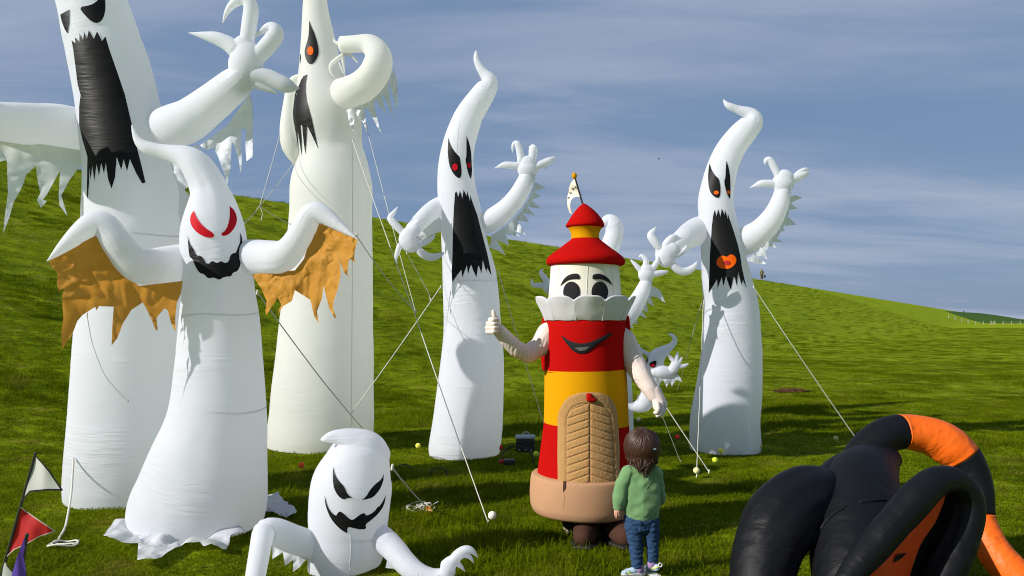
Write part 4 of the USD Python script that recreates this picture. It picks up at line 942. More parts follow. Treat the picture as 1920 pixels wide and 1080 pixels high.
# door: quilted panel
m4c = lambda pts: m4(pts)
outer = Polygon(m4([(228, 600), (226, 420), (228, 220), (236, 170), (262, 115), (300, 76), (360, 55), (425, 50), (490, 55), (540, 78), (570, 115), (590, 180), (600, 300), (606, 420), (606, 600), (600, 660), (280, 690), (240, 640)])).buffer(0).intersection(Polygon([(900, 700), (1300, 700), (1300, 912), (900, 912)]))
inner_pts = m4([(282, 645), (280, 420), (284, 215), (296, 178), (325, 142), (365, 126), (425, 122), (480, 128), (522, 155), (548, 190), (560, 300), (568, 440), (574, 560), (578, 645)])
inner = Polygon(inner_pts).buffer(0).intersection(Polygon([(900, 700), (1300, 700), (1300, 911), (900, 911)]))
door = tM.part('door', decal(sMb, outer.difference(inner.buffer(-0.5)), 0.012, 3, 0.007, 2.5), FL_DOOR)
cx = 424
for side in (-1, 1):
    for k in range(12):
        y0 = 70 + k * 50
        if side < 0: q = [(cx - 1, y0), (cx - 1, y0 + 50), (cx - 150, y0 + 103), (cx - 150, y0 + 53)]
        else: q = [(cx + 2, y0), (cx + 2, y0 + 50), (cx + 160, y0 + 106), (cx + 160, y0 + 56)]
        g = Polygon(m4(q)).intersection(inner)
        if g.is_empty or g.area < 12: continue
        g = g.buffer(-0.12)
        if g.geom_type != 'Polygon': g = max(g.geoms, key=lambda u: u.area)
        tM.part('quilted_strip', decal(sMb, g, 0.012, 2.0, 0.006, 1.8), FL_DOOR, under=door)
tM.part('heart', decal(sMb, cv(1060, 720, 0.05556)(smooth_poly([(705, 300), (800, 295), (870, 320), (905, 385), (905, 445), (965, 455), (1015, 500), (1015, 560), (960, 600), (850, 603), (705, 580)], 1, 50)), 0.028, 1.6, 0.012, 3), FL_RED)
rs = Polygon(m4([(258, 612), (280, 605), (278, 640), (272, 690), (256, 692)])).buffer(0)
# collar: flaring scalloped ruff
def collar():
    n, V, U = 160, [], []
    c = at(1097, 600, YM)
    ang = np.linspace(0, 2 * math.pi, n + 1)
    petal = np.abs(np.sin((ang + 0.32) * 5.0))
    zb, zt = at(1097, 601, YM)[2], at(1097, 556, YM)[2]
    prof = [(0.0, 71, 0), (0.02, 75, 0), (0.3, 80, 0.25), (0.65, 87, 0.7), (0.92, 93, 1), (1.0, 93, 1), (0.98, 88, 1), (0.6, 80, 0.6), (0.2, 72, 0.2)]
    for h, r, w in prof:
        R = (r + w * (3.5 * petal - 2.0)) * rr
        z = zb + (zt - zb) * h - w * (1 - petal) ** 2 * 0.035
        V.append(np.stack([c[0] + R * np.sin(ang), c[1] + R * np.cos(ang), z], 1)); U.append(np.stack([ang * 0.3, np.full(n + 1, h * 0.2)], 1))
    V, U = np.array(V), np.array(U); m = len(prof)
    V = V + (meshkit.noise(V * 18, 6)[..., None] - 0.5) * 0.006; V[:, -1] = V[:, 0]
    i, j = np.meshgrid(np.arange(m - 1), np.arange(n), indexing='ij'); a = (i * (n + 1) + j).ravel()
    F = np.vstack([np.stack([a, a + 1, a + n + 1], 1), np.stack([a + 1, a + n + 2, a + n + 1], 1)])[:, ::-1]
    return M(V.reshape(-1, 3), F, U.reshape(-1, 2))
col = tM.part('collar', collar(), FL_GREY)
for k in range(10):
    a_ = -0.32 + k * math.pi / 5
    pts = []
    for h, r, w in [(0.0, 75.6, 0), (0.3, 80, 0.25), (0.65, 86.6, 0.7), (0.95, 91, 1)]:
        R = (r - w * 2.0) * rr; pts.append([at(1097, 600, YM)[0] + R * math.sin(a_), YM + R * math.cos(a_), at(1097, 601, YM)[2] + (at(1097, 556, YM)[2] - at(1097, 601, YM)[2]) * h - w * 0.035, 0.0025])
    tM.part('stitch', tube(pts, n=6, step=0.02), FL_GREY, under=col)
head = turn([(1096.5, 496, 63.5), (1096.5, 530, 66), (1096.5, 575, 70), (1096.5, 600, 71)]); hd = tM.part('head', head, FL_WHITE); sH2 = Surface(head)
for sx in ((1049, 500, 1043, 565), (1102, 500, 1099, 570), (1146, 500, 1152, 565)):
    tM.part('seam', seam_line(sH2, [(sx[0], sx[1]), (sx[2], sx[3])], 0.0028), FL_WHITE, under=hd)
for e, hl in ((ell(497, 365, 83, 106), [(405, 440), (458, 430), (462, 470), (405, 470)]), (ell(778, 366, 83, 108), [(690, 418), (742, 410), (748, 470), (690, 470)])):
    ep = tM.part('eye', decal(sH2, Polygon(m1(e)).difference(Polygon(m1(hl))).buffer(0), 0.006, 3, 0.004, 3), FL_BLACK)
tM.part('eyebrow', decal(sH2, m1(smooth_poly([(382, 308), (415, 238), (465, 192), (530, 176), (572, 184), (584, 235), (530, 232), (470, 240), (420, 272)], 1, 60)), 0.006, 3, 0.004, 3), FL_BLACK)
tM.part('eyebrow', decal(sH2, m1(smooth_poly([(705, 242), (704, 192), (750, 178), (800, 186), (850, 214), (885, 255), (904, 300), (870, 270), (810, 240), (760, 232)], 1, 60)), 0.006, 3, 0.004, 3), FL_BLACK)
mo = tM.part('mouth', decal(sR, m1(smooth_poly([(393, 812), (402, 806), (470, 856), (560, 886), (650, 882), (740, 848), (830, 803), (888, 775), (903, 797), (830, 850), (740, 908), (680, 962), (630, 987), (560, 987), (510, 962), (460, 903)], 1, 60)), 0.006, 3, 0.004, 3), FL_BLACK)
tM.part('mouth_gauze', decal(sR, m1([(532, 928), (680, 916), (640, 952), (580, 962)]), 0.014, 2), MESHG, under=mo)
for s_ in ((1023.5, 596, 1022, 690), (1174, 596, 1173, 690)):
    tM.part('armhole_flap', tube(np.vstack([W([(s_[0], s_[1], 6, YM + 0.05), (s_[0] - 1, 620, 9, YM + 0.08), (s_[2], s_[3], 6, YM + 0.07)], YM)]), n=16, step=0.02), FL_RED)
brim = turn([(1098, 497, 50), (1098, 500, 66), (1098, 497, 71.5), (1098, 490, 73.5), (1098, 483, 70.5), (1098, 474, 60), (1098, 464, 46), (1098, 456, 36), (1098, 450, 28), (1098, 446, 25)], step=0.006, wob=0.05)
tM.part('roof', brim, FL_RED)
tM.part('lantern_band', turn([(1098, 452, 26.5), (1097.5, 446, 26), (1097, 436, 27), (1097, 428, 31.5), (1097, 425, 34)], step=0.006), FL_YEL)
tM.part('roof_cap', turn([(1097, 428, 30), (1097, 427, 35), (1097, 421, 36), (1096.5, 412, 31), (1095.5, 400, 22), (1094.5, 390, 12.5), (1094, 384, 5.5), (1093.5, 381.5, 1)], step=0.005, caps=(None, 'flat'), wob=0.05), FL_RED)
fp = tM.part('flag_pole', tube(W([(1094, 388, 1.7), (1086, 360, 1.7), (1078, 333, 1.7)], YM), n=10, step=0.02), POLEK)
tM.part('pole_ball', tube(W([(1077.2, 331, 4.6), (1077, 329.5, 4.9), (1076.8, 328, 4.6)], YM), n=18, step=0.004), FL_YEL, under=fp)
flp = m2([(330, 142), (318, 148), (290, 180), (265, 240), (250, 320), (248, 400), (252, 450), (270, 500), (290, 518), (296, 512), (283, 470), (277, 420), (285, 375), (310, 345), (350, 332), (385, 340), (402, 350)])
def flagsheet(pts, off, cell=2.0):
    P, F = tri_poly(Polygon([p[:2] for p in pts]).buffer(0), cell)
    Y0 = YM + 0.06 * np.clip((1090 - P[:, 0]) / 28, 0, 1.3) ** 1.3 + 0.012 * np.sin(P[:, 1] * 0.16) + off
    v = at(P[:, 0], P[:, 1], Y0); return M(v, F, np.stack([v[:, 0], v[:, 2]], 1))
fl = tM.part('flag', flagsheet(flp, 0), FL_WHITE, under=fp)
def letters():
    out = []
    for ch, x, y, rot, h in (('O', 333, 232, -30, 22), ('K', 306, 252, -48, 24), ('A', 280, 296, -58, 22), ('K', 262, 346, -74, 20)):
        t = meshkit.text_mesh(ch, 1.0, 0.01, True); v = np.array(t.vertices); v[:, :2] -= v[:, :2].mean(0)
        c, s = math.cos(math.radians(rot)), math.sin(math.radians(rot))
        gx_, gy_ = v[:, 0] * h, -v[:, 1] * h
        X_ = 1020 + (x + c * gx_ + s * gy_) * 0.17602; Y_ = 310 + (y - s * gx_ + c * gy_) * 0.17602
        d_ = YM + 0.06 * np.clip((1090 - X_) / 28, 0, 1.3) ** 1.3 + 0.012 * np.sin(Y_ * 0.16) - 0.004 - 0.2 * v[:, 2]
        p = at(X_, Y_, d_); out.append(M(p, np.array(t.faces)))
    return join(*out)
stage.GetPrimAtPath(fp)
tM.part('flag_lettering', letters(), MESHG, False)
def boot(cx_, yaw, sgn):
    o_ = np.array([at(cx_, 600, 5.55)[0], 5.55, 0.0])
    R = np.array([[math.cos(yaw), -math.sin(yaw), 0], [math.sin(yaw), math.cos(yaw), 0], [0, 0, 1]])
    q = lambda x, y, z, r: (o_ + R @ np.array([x, y, z]), r)
    up = capsules([[q(0, .12, .10, .085), q(0, .02, .09, .095), q(0, -.10, .075, .085), q(0, -.16, .065, .07)], [q(0, .12, .1, .08), q(0, .12, .22, .075)]], 0.012, 6)
    up.v[:, 2] = np.maximum(up.v[:, 2], 0.018)
    so = hullof([(o_ + R @ np.array([x, y, 0.012]), 0.014) for x, y in ((-.075, .18), (.075, .18), (-.09, -.1), (.09, -.1), (-.05, -.235), (.05, -.235))], 10, 0.03, 0)
    b = tM.part('boot', up, BOOT); tM.part('sole', so, CABLE, under=b)
boot(1099, math.radians(-14), -1); boot(1153, math.radians(16), 1)
for lx in (1076, 1143): tM.part('trouser_leg', tube(W([(lx, 900, 29), (lx, 960, 27), (lx + 6, 985, 24)], YM), n=24, step=0.03), TROUSER)

# ------------------------------------------------------------------ small child seen from behind
YK = 4.75
SC = 0.27778
def K(x, y, dy=0.0): return at(1120 + x * SC, 780 + y * SC, YK + dy)
kr = SC * YK / FOC
SKIN = plain('child_skin', (0.50, 0.26, 0.18), 0.55, 0.4)
GREEN = plain('green_sweatshirt', (0.125, 0.235, 0.10), 0.9, 0.15, 0.4, 260, 0.06, 12, 0.2)
DENIM = plain('blue_denim', (0.022, 0.052, 0.115), 0.85, 0.15, 0.35, 420, 0.22, 22)
SHOEW = plain('pale_blue_shoe', (0.42, 0.52, 0.66), 0.6, 0.3, 0.2, 200)
SHOEY = plain('lime_shoe_print', (0.60, 0.72, 0.10), 0.5, 0.4)
SOLEW = plain('white_sole', (0.70, 0.70, 0.68), 0.6, 0.3)
SOCK = plain('lilac_sock', (0.30, 0.20, 0.36), 0.9, 0.1)
HAIR = plain('dark_brown_hair', (0.040, 0.016, 0.009), 0.42, 0.35, 0.3, 140, 0.55, 60, 0, 0.0040)
CLIP = plain('pale_hair_clip', (0.45, 0.58, 0.66), 0.4, 0.5)
tP = Thing('person', 'small child with dark curly hair in green sweatshirt and jeans looking up at the costume', 'child', (K(295, 0)[0], YK, 0))
def kc(pts): return [(K(p[0], p[1], p[3] if len(p) > 3 else 0), p[2] * kr) for p in pts]
tP.part('body', capsules([kc([(300, 210, 98, .02), (300, 240, 92, .0)]), kc([(300, 300, 42, .01), (300, 380, 50)]), kc([(240, 400, 34), (250, 540, 46), (260, 660, 44)]), kc([(350, 400, 34), (345, 540, 46), (340, 660, 44)]),
    kc([(205, 390, 34, 0), (152, 490, 30, -.01), (142, 590, 24, -.02), (138, 622, 20, -.02)]), kc([(395, 390, 34), (424, 490, 28, .05), (432, 560, 24, .10)]),
    kc([(138, 622, 24, -.02), (140, 645, 24, -.02)]), kc([(152, 640, 9, -.035), (156, 668, 8.5, -.03), (150, 688, 7, -.02)]), kc([(142, 645, 9, -.045), (146, 676, 8.5, -.04), (141, 694, 7, -.03)]), kc([(131, 645, 9, -.045), (132, 672, 8.5, -.045), (130, 688, 7, -.035)]), kc([(122, 640, 9, -.03), (120, 662, 8, -.03), (122, 674, 7, -.025)]),
    kc([(155, 625, 9, -.005), (166, 645, 8.5, 0), (166, 660, 7, 0)]),
    kc([(255, 680, 42), (262, 860, 34), (268, 1000, 28), (262, 1040, 24)]), kc([(350, 680, 42), (370, 860, 32), (372, 980, 27), (372, 1010, 24)])], 0.009, 5), SKIN)
def garment(chains, ref, folds, seed, fr=16):
    g = capsules(chains, ref, 8)
    nn = trimesh.Trimesh(g.v, g.f, process=False).vertex_normals
    f_ = meshkit.noise(g.v * [fr, fr, fr * 1.6] + seed, seed) - 0.5 + 0.5 * (meshkit.noise(g.v * fr * 2.3 + seed, seed + 1) - 0.5)
    return M(g.v + nn * (folds * f_)[:, None], g.f, g.uv)
tors = [('h', kc([(226, 388, 46), (374, 388, 46), (298, 372, 54), (232, 500, 56), (366, 500, 56), (298, 480, 74)])), ('h', kc([(232, 500, 56), (366, 500, 56), (298, 480, 74), (236, 640, 60), (360, 640, 60), (298, 640, 82)]))]
sl = [kc([(212, 378, 50), (165, 470, 50, -.01), (148, 545, 46, -.02), (146, 590, 40, -.02)]), kc([(385, 378, 50), (410, 460, 44, .03), (420, 530, 42, .08), (424, 570, 36, .11)])]
sw = tP.part('sweatshirt', garment(tors + sl, 0.008, 0.012, 51), GREEN)
tP.part('hem', garment([('h', kc([(238, 668, 56), (298, 670, 78), (358, 668, 56)]))], 0.01, 0.002, 52), GREEN, under=sw)
tP.part('cuff', garment([kc([(146, 600, 37, -.02), (141, 612, 35, -.02)])], 0.01, 0.002, 53), GREEN, under=sw)
tP.part('collar_band', tube([[*(K(298, 345, 0.0) + np.array([math.cos(a) * 0.058, math.sin(a) * 0.05, 0.006 * math.sin(a)])), 0.009] for a in np.linspace(0, 2 * math.pi, 25)], n=10, step=0.01, caps=(None, None)), GREEN, under=sw)
je = tP.part('jeans', garment([kc([(236, 690, 58), (245, 740, 62), (258, 860, 48), (267, 960, 41), (268, 1000, 38)]), kc([(358, 690, 56), (360, 740, 58), (371, 860, 44), (373, 930, 40), (373, 966, 36)]), ('h', kc([(240, 690, 58), (354, 690, 58), (298, 690, 76), (298, 735, 66)]))], 0.006, 0.010, 54, 42), DENIM)
sJ = Surface(M(*[np.array(x) for x in meshkit.arrays((stage.GetPrimAtPath(je).GetAttribute('points').Get() + np.zeros(3) + tP.loc, np.array(stage.GetPrimAtPath(je).GetAttribute('faceVertexIndices').Get()).reshape(-1, 3)))[:2]]))
for q in ([(238, 708), (300, 712), (296, 775), (268, 792), (240, 772)], [(330, 712), (392, 708), (388, 772), (360, 790), (334, 774)]):
    tP.part('back_pocket', decal(sJ, [(1120 + x * SC, 780 + y * SC) for x, y in q], 0.003, 2, 0.002, 2), DENIM, under=je)
for nm, c_, pts, solepts in (('l', 0, [(285, 1045, 22, .0), (300, 1030, 20, .01), (240, 1045, 24, -.01), (195, 1052, 19, -.02), (178, 1058, 15, -.02)], [(300, 1066), (170, 1070)]),
                             ('r', 0, [(372, 1012, 24, .0), (400, 1022, 23, -.02), (350, 1018, 22, .05), (335, 1024, 18, .09), (325, 1028, 14, .11)], [(415, 1046), (322, 1046)])):
    shoe = garment([kc(pts), kc([pts[0], (pts[0][0], pts[0][1] - 14, 20, pts[0][3])])], 0.006, 0.002, 55)
    sh_ = tP.part('shoe', shoe, SHOEW)
    zmin = shoe.v[:, 2].min()
    hull2 = shapely.MultiPoint(shoe.v[:, :2]).convex_hull.buffer(0.004)
    so = trimesh.creation.extrude_polygon(hull2, 0.018, engine='earcut'); so.apply_translation([0, 0, zmin - 0.006])
    tP.part('sole', M(so.vertices, so.faces), SOLEW, 30, under=sh_)
    sS = Surface(shoe)
    if nm == 'l': sw_ = [(205, 1040), (222, 1058), (250, 1064), (300, 1048), (262, 1072), (225, 1074), (208, 1062)]
    else: sw_ = [(352, 1020), (385, 1022), (425, 1014), (425, 1020), (385, 1030), (352, 1028)]
    tP.part('shoe_mark', decal(sS, [(1120 + x * SC, 780 + y * SC) for x, y in sw_], 0.003, 1.2), SHOEY, under=sh_)
    hp = pts[0] if nm == 'l' else pts[1]
    b_ = K(hp[0] + (22 if nm == 'l' else 24), hp[1] - 18, hp[3] - 0.01)
    tP.part('heel_loop', tube([[b_[0] + 0.012 * math.cos(a), b_[1] - 0.004, b_[2] + 0.014 * math.sin(a), 0.003] for a in np.linspace(0, 2 * math.pi, 14)], n=6, step=0.006, caps=(None, None)), SOLEW, under=sh_)
    tP.part('sock', tube([[*K(pts[0][0] - 4, pts[0][1] - 45, pts[0][3]), 0.028], [*K(pts[0][0] - 4, pts[0][1] - 12, pts[0][3]), 0.030]], n=16, step=0.01), SOCK)
# hair: cap and curls
hc = K(302, 205, 0.01); hr = np.array([0.108, 0.108, 0.122])
sph = trimesh.creation.icosphere(4, 1.0); v = np.array(sph.vertices)
v = v * hr * 0.95 * (1 + 0.09 * (meshkit.noise(v * 4, 61)[:, None] - 0.5) + 0.05 * (meshkit.noise(v * [14, 14, 5], 62)[:, None] - 0.5)) + hc
hairs = [M(v, np.array(sph.faces))]
rg = np.random.default_rng(63)
crown = np.array([0.01, -0.45, 0.86]); crown /= np.linalg.norm(crown)
for i in range(420):
    az = rg.uniform(0, 2 * math.pi); u0 = rg.uniform(0.05, 0.9)
    e1 = np.cross(crown, [1, 0, 0]); e1 /= np.linalg.norm(e1); e2 = np.cross(crown, e1)
    ph, wr, turn_ = rg.uniform(0, 6.28), rg.uniform(0.006, 0.013), rg.choice([-1, 1])
    pts, last = [], None
    for q in np.linspace(u0, 2.2, 14):
        d_ = crown * math.cos(q) + (e1 * math.cos(az) + e2 * math.sin(az)) * math.sin(q)
        p = hc + d_ * hr * 1.0
        if d_[2] < -0.55 or (last is not None and p[2] < hc[2] - 0.068): break
        last = p; pts.append(p + np.cross(d_, crown) * 0.007 * math.sin(q * 8 + ph) * min(1, q))
    if len(pts) < 2 or pts[-1][1] > hc[1] + 0.05: continue
    p = last.copy(); out = (p - hc) * [1, 1, 0]; out /= np.linalg.norm(out) + 1e-6
    side = min(abs(p[0] - hc[0]) / hr[0], 1)
    end_z = K(0, 395 - 95 * side ** 1.5 - rg.uniform(0, 45), 0)[2]
    k = 0
    while p[2] > end_z and k < 14:
        p = p + np.array([-(p[0] - hc[0]) * 0.06, -(p[1] - hc[1] + 0.05) * 0.04, -0.011]); k += 1
        w_ = wr * min(0.4 + k / 5, 1)
        pts.append(p + w_ * (out * (0.5 + math.cos(ph + turn_ * k * 1.0)) + np.cross(out, [0, 0, 1]) * math.sin(ph + turn_ * k * 1.0)))
    P = np.array(pts); R = np.interp(np.linspace(0, 1, len(P)), [0, 0.2, 0.85, 1], [0.002, rg.uniform(0.0035, 0.0058), rg.uniform(0.003, 0.005), 0.0012])
    hairs.append(tube(np.column_stack([P, R]), n=6, step=0.008))
hp_ = tP.part('hair', join(*hairs), HAIR)
cpt = K(384, 226, 0); dcl = (cpt - hc); cl = hc + dcl / np.linalg.norm(dcl / hr) * 1.0
cl = K(380, 226, -0.075)
tP.part('hair_clip', tube([[cl[0] - 0.014, cl[1], cl[2] + 0.002, 0.006], [cl[0], cl[1] - 0.006, cl[2] + 0.004, 0.008], [cl[0] + 0.014, cl[1] + 0.006, cl[2], 0.005]], n=10, step=0.006), CLIP)

# ------------------------------------------------------------------ pennant poles, lower left
F0 = cv(0, 840, 0.22222)
FW, FRd, FPu = fabric('grey_white_pennant', (0.52, 0.52, 0.50), 0.7, 0.5, 0.25, scale=(10, 10, 1)), fabric('red_pennant', (0.48, 0.010, 0.012), 0.7, 0.5, 0.2, scale=(10, 10, 1)), fabric('purple_pennant', (0.115, 0.055, 0.42), 0.6, 0.6, 0.2, scale=(10, 10, 1))
HEMK = plain('black_hem', (0.012, 0.012, 0.013), 0.8, 0.2); HEMG = plain('grey_hem', (0.40, 0.33, 0.30), 0.8, 0.2)
YP = 2.9
top = at(66.5, 850, YP); bot = at(3, 1076, YP); dirp = (bot - top) / np.linalg.norm(bot - top)
foot = top + dirp * ((top[2] + 0.05) / -dirp[2])
tFl = Thing('pennant_pole', 'thin black leaning pole with white and red pennants at the lower left corner', 'pennant pole', (foot[0], foot[1], 0))
tFl.part('pole', tube([[*top, 0.005], [*foot, 0.007]], n=10, step=0.1), POLEK)
def sheet(pts, Y, seed, amp=0.025, off=0.0, cell=4):
    P, F = tri_poly(Polygon([p[:2] for p in pts]).buffer(0), cell)
    nz = meshkit.noise(np.stack([P[:, 0] * 0.035, P[:, 1] * 0.015, P[:, 0] * 0], -1), seed) - 0.5
    v = at(P[:, 0], P[:, 1], Y + off + amp * 2 * nz * np.clip((P[:, 0] - P[:, 0].min()) / 40, 0, 1)); return M(v, F, np.stack([v[:, 0], v[:, 2]], 1))
def pennant(thing_, pts, hem_edges, mat, hem, seed, Y, w=2.6):
    g = Polygon([p[:2] for p in F0(pts)]).buffer(0)
    line = LineString([p[:2] for p in F0(hem_edges)])
    band = line.buffer(w).intersection(g)
    p_ = thing_.part('pennant', sheet(list(g.exterior.coords), Y, seed), mat)
    if band.geom_type != 'Polygon': band = max(band.geoms, key=lambda u: u.area)
    thing_.part('hem', sheet(list(band.exterior.coords), Y, seed, off=-0.004, cell=2.5), hem, under=p_)
pennant(tFl, [(292, 52), (420, 190), (530, 352), (528, 362), (400, 358), (255, 372), (215, 415), (182, 462)], [(300, 55), (420, 195), (528, 357), (400, 356), (255, 370), (182, 458)], FW, HEMK, 71, YP)
pennant(tFl, [(170, 495), (320, 600), (470, 700), (440, 715), (330, 750), (230, 810), (120, 860), (45, 930)], [(172, 497), (320, 602), (468, 702), (330, 750), (230, 810), (120, 860), (48, 928)], FRd, HEMG, 72, YP, 1.8)
pennant(tFl, [(38, 960), (110, 1040), (170, 1120), (60, 1200), (-20, 1240), (5, 1080)], [(38, 958), (110, 1040), (170, 1120), (60, 1200)], FW, HEMK, 73, YP)
t2 = at(48.5, 1004, 2.6); f2 = np.array([t2[0] - 0.10, 2.6, 0.0])
tPu = Thing('pennant_pole', 'folded purple pennant on a short black pole at the lower left corner', 'pennant pole', (f2[0], f2[1], 0))
tPu.part('pole', tube([[*at(50.5, 1003, 2.6), 0.006], [*at(44, 1040, 2.605), 0.006], [f2[0], f2[1] + 0.005, 0, 0.007]], n=10, step=0.1), POLEK)
tPu.part('pennant', sheet([p[:2] for p in F0([(205, 760), (222, 745), (212, 830), (195, 900), (215, 1000), (222, 1090), (240, 1200), (60, 1200), (105, 1050), (140, 930), (170, 850)])], 2.59, 74, 0.03), FPu)

# ------------------------------------------------------------------ guy ropes, balls, cables
def rope(pts, label, r=0.0036, cat='rope', name='guy_rope', mat=None, sag=0.0, n=7):
    P = np.array([p if len(p) == 3 and not isinstance(p, tuple) else p for p in pts], float)
    if sag and len(P) == 2:
        t = np.linspace(0, 1, 9)[:, None]; P = P[0] + (P[1] - P[0]) * t; P[:, 2] -= sag * 4 * (t * (1 - t))[:, 0]
    d = np.concatenate([[0], np.cumsum(np.linalg.norm(np.diff(P, axis=0), axis=1))])
    q = np.linspace(0, d[-1], max(int(d[-1] / 0.12), len(P) * 2) + 1); q = np.unique(np.concatenate([q, d]))
    L = np.stack([np.interp(q, d, P[:, k]) for k in range(3)], 1)
    if len(P) >= 2 and np.linalg.norm(P[-1] - P[0]) > 0.8:
        t_ = np.clip((q - q[0]) / d[-1], 0, 1); L[:, 2] -= 0.018 * d[-1] * 4 * t_ * (1 - t_) * 0.5
    m = tube(np.column_stack([L, np.full(len(L), r)]), n=n, step=0.06)
    if name:
        ks = [tube([[*(L[e] + np.array([0, 0, -0.012])), r * 1.9], [*(L[e] + np.array([0.004, 0, 0.012])), r * 1.7]], n=8, step=0.008) for e in (0, -1)]
        m = join(m, *ks)
    if name: single(name, m, mat or ROPE, label, cat)
    return m
gp = lambda x, y, dz=0.0: ground_at(x, y) + [0, 0, dz]
a_ = lambda x, y, Y: at(x, y, Y)
k1 = a_(487, 386, 8.2)
rope([a_(524, 255, 9.6), a_(498, 345, 8.7), k1], 'thin white rope from the cream ghost\'s hanging elbow down to a knot in the air')
rope([a_(549, 308, 9.6), k1], 'short white rope from the cream ghost\'s waist to the knot left of it')
rope([k1, a_(466, 408, 7.2), a_(450, 425, 6.35)], 'white rope from the knot behind the red-eyed ghost\'s head')
rope([k1, a_(545, 421, 9.3)], 'white rope from the knot to the cream ghost\'s left side')
rope([k1, a_(493, 400, 8.2), a_(490, 410, 8.2)], 'loose rope end hanging from the knot beside the cream ghost')
w1 = gp(915, 979)
rope([a_(661, 264, 9.5), a_(776, 575, (9.5 + w1[1]) / 2 + 0.1), w1], 'long white rope from cream ghost\'s armpit to the ground by the white ball', 0.0040)
kn = a_(779, 584, 8.6)
rope([a_(687, 238, 9.45), kn], 'white rope from the cream ghost\'s ragged fringe down to the long rope')
rope([a_(668, 441, 5.5), a_(720, 510, 6.9), kn], 'white rope from the tip of the right orange-ragged arm')
g5, g6 = gp(706, 832), gp(612, 838)
rope([a_(482, 548, 5.85), a_(600, 700, 7.4), g5], 'white rope from the red-eyed ghost\'s waist to the ground behind the grinning ghost', 0.005)
rope([a_(826, 538, 8.9), a_(800, 575, 8.9), g6], 'white rope from the waist of the upright-horned ghost slanting down leftwards', 0.005)
rope([a_(763, 474, 8.6), a_(804, 550, 8.85), a_(807, 562, 8.85)], 'thin white cord hanging under the upright-horned ghost\'s lower hand', 0.004)
rope([a_(934, 508, 9.0), gp(1040, 860)], 'white rope from the upright-horned ghost passing behind the costume\'s thumb', 0.004)
rope([a_(1413, 538, 9.1), gp(1625, 850)], 'long white rope from the orange-tongued ghost to behind the black cat', 0.0040)
gb = gp(1306, 892)
rope([a_(1319, 560, 9.0), gb], 'nearly vertical white rope in front of the orange-tongued ghost', 0.0040)
rope([a_(1318, 560, 9.1), a_(1293, 640, 10.3), gp(1270, 730)], 'thin white rope behind the left of the orange-tongued ghost', 0.004)
rope([a_(1248, 762, 8.2), gp(1329, 884)], 'white rope from the smallest ghost to the yellow balls', 0.005)
rope([a_(1240, 775, 8.3), gp(1276, 866)], 'thin cord from the smallest ghost to the red ball', 0.003)
gA = gp(104, 1026, 0.02)
m_a = rope([a_(138, 860, 6.45), a_(134, 925, 6.2), a_(123, 986, 5.75), gA], '', 0.008, name=None)
coil = gp(118, 1027, 0.03)
cc = [[coil[0] + 0.09 * math.cos(t) + 0.02 * math.sin(2.3 * t), coil[1] + 0.07 * math.sin(t), coil[2] + 0.012 * math.sin(3 * t), 0.006] for t in np.linspace(0, 4 * math.pi, 40)]
single('guy_rope', join(m_a, tube([[*gA, .007], cc[0]], n=7, step=0.04), tube(cc, n=7, step=0.02)), ROPE, 'white rope with a coiled end tying the tallest ghost to the grass', 'rope')
rope([a_(163, 590, 5.75), a_(172, 640, 6.0), a_(196, 705, 6.2), a_(240, 752, 6.38)], 'thin grey cord lying slack against the tallest ghost', 0.0025)
gF = gp(800, 962, 0.05)
rope([a_(735, 876, 4.8), gF], 'white rope from the grinning ghost to the orange tagged peg', 0.005)
bun = []
rg2 = np.random.default_rng(81)
for i in range(7):
    w_ = rg2.uniform(0.05, 0.11); e_ = rg2.uniform(0, 6.28); c_ = gF + [-0.03 - 0.02 * i + 0.04, rg2.uniform(-.04, .04), -0.02]
    bun.append(tube([[c_[0] + w_ * math.cos(t), c_[1] + w_ * 0.6 * math.sin(t + e_), c_[2] + 0.025 * math.sin(1.5 * t + e_) + 0.02, 0.0035] for t in np.linspace(0, rg2.uniform(3.5, 6), 14)], n=6, step=0.02))
tb = Thing('peg_bundle', 'tangled rope bundle with orange tape holding the grinning ghost\'s rope', 'rope bundle', tuple(gF))
tb.part('rope_tangle', join(*bun), ROPE)
tb.part('tape', cloth([[(796, 950), (806, 948), (813, 962), (806, 970), (803, 980), (797, 976), (799, 964)]], gF[1] - 0.02, 0.03, 20, 1.6, 82, 0.03), plain('orange_tape', (0.75, 0.30, 0.02), 0.5))

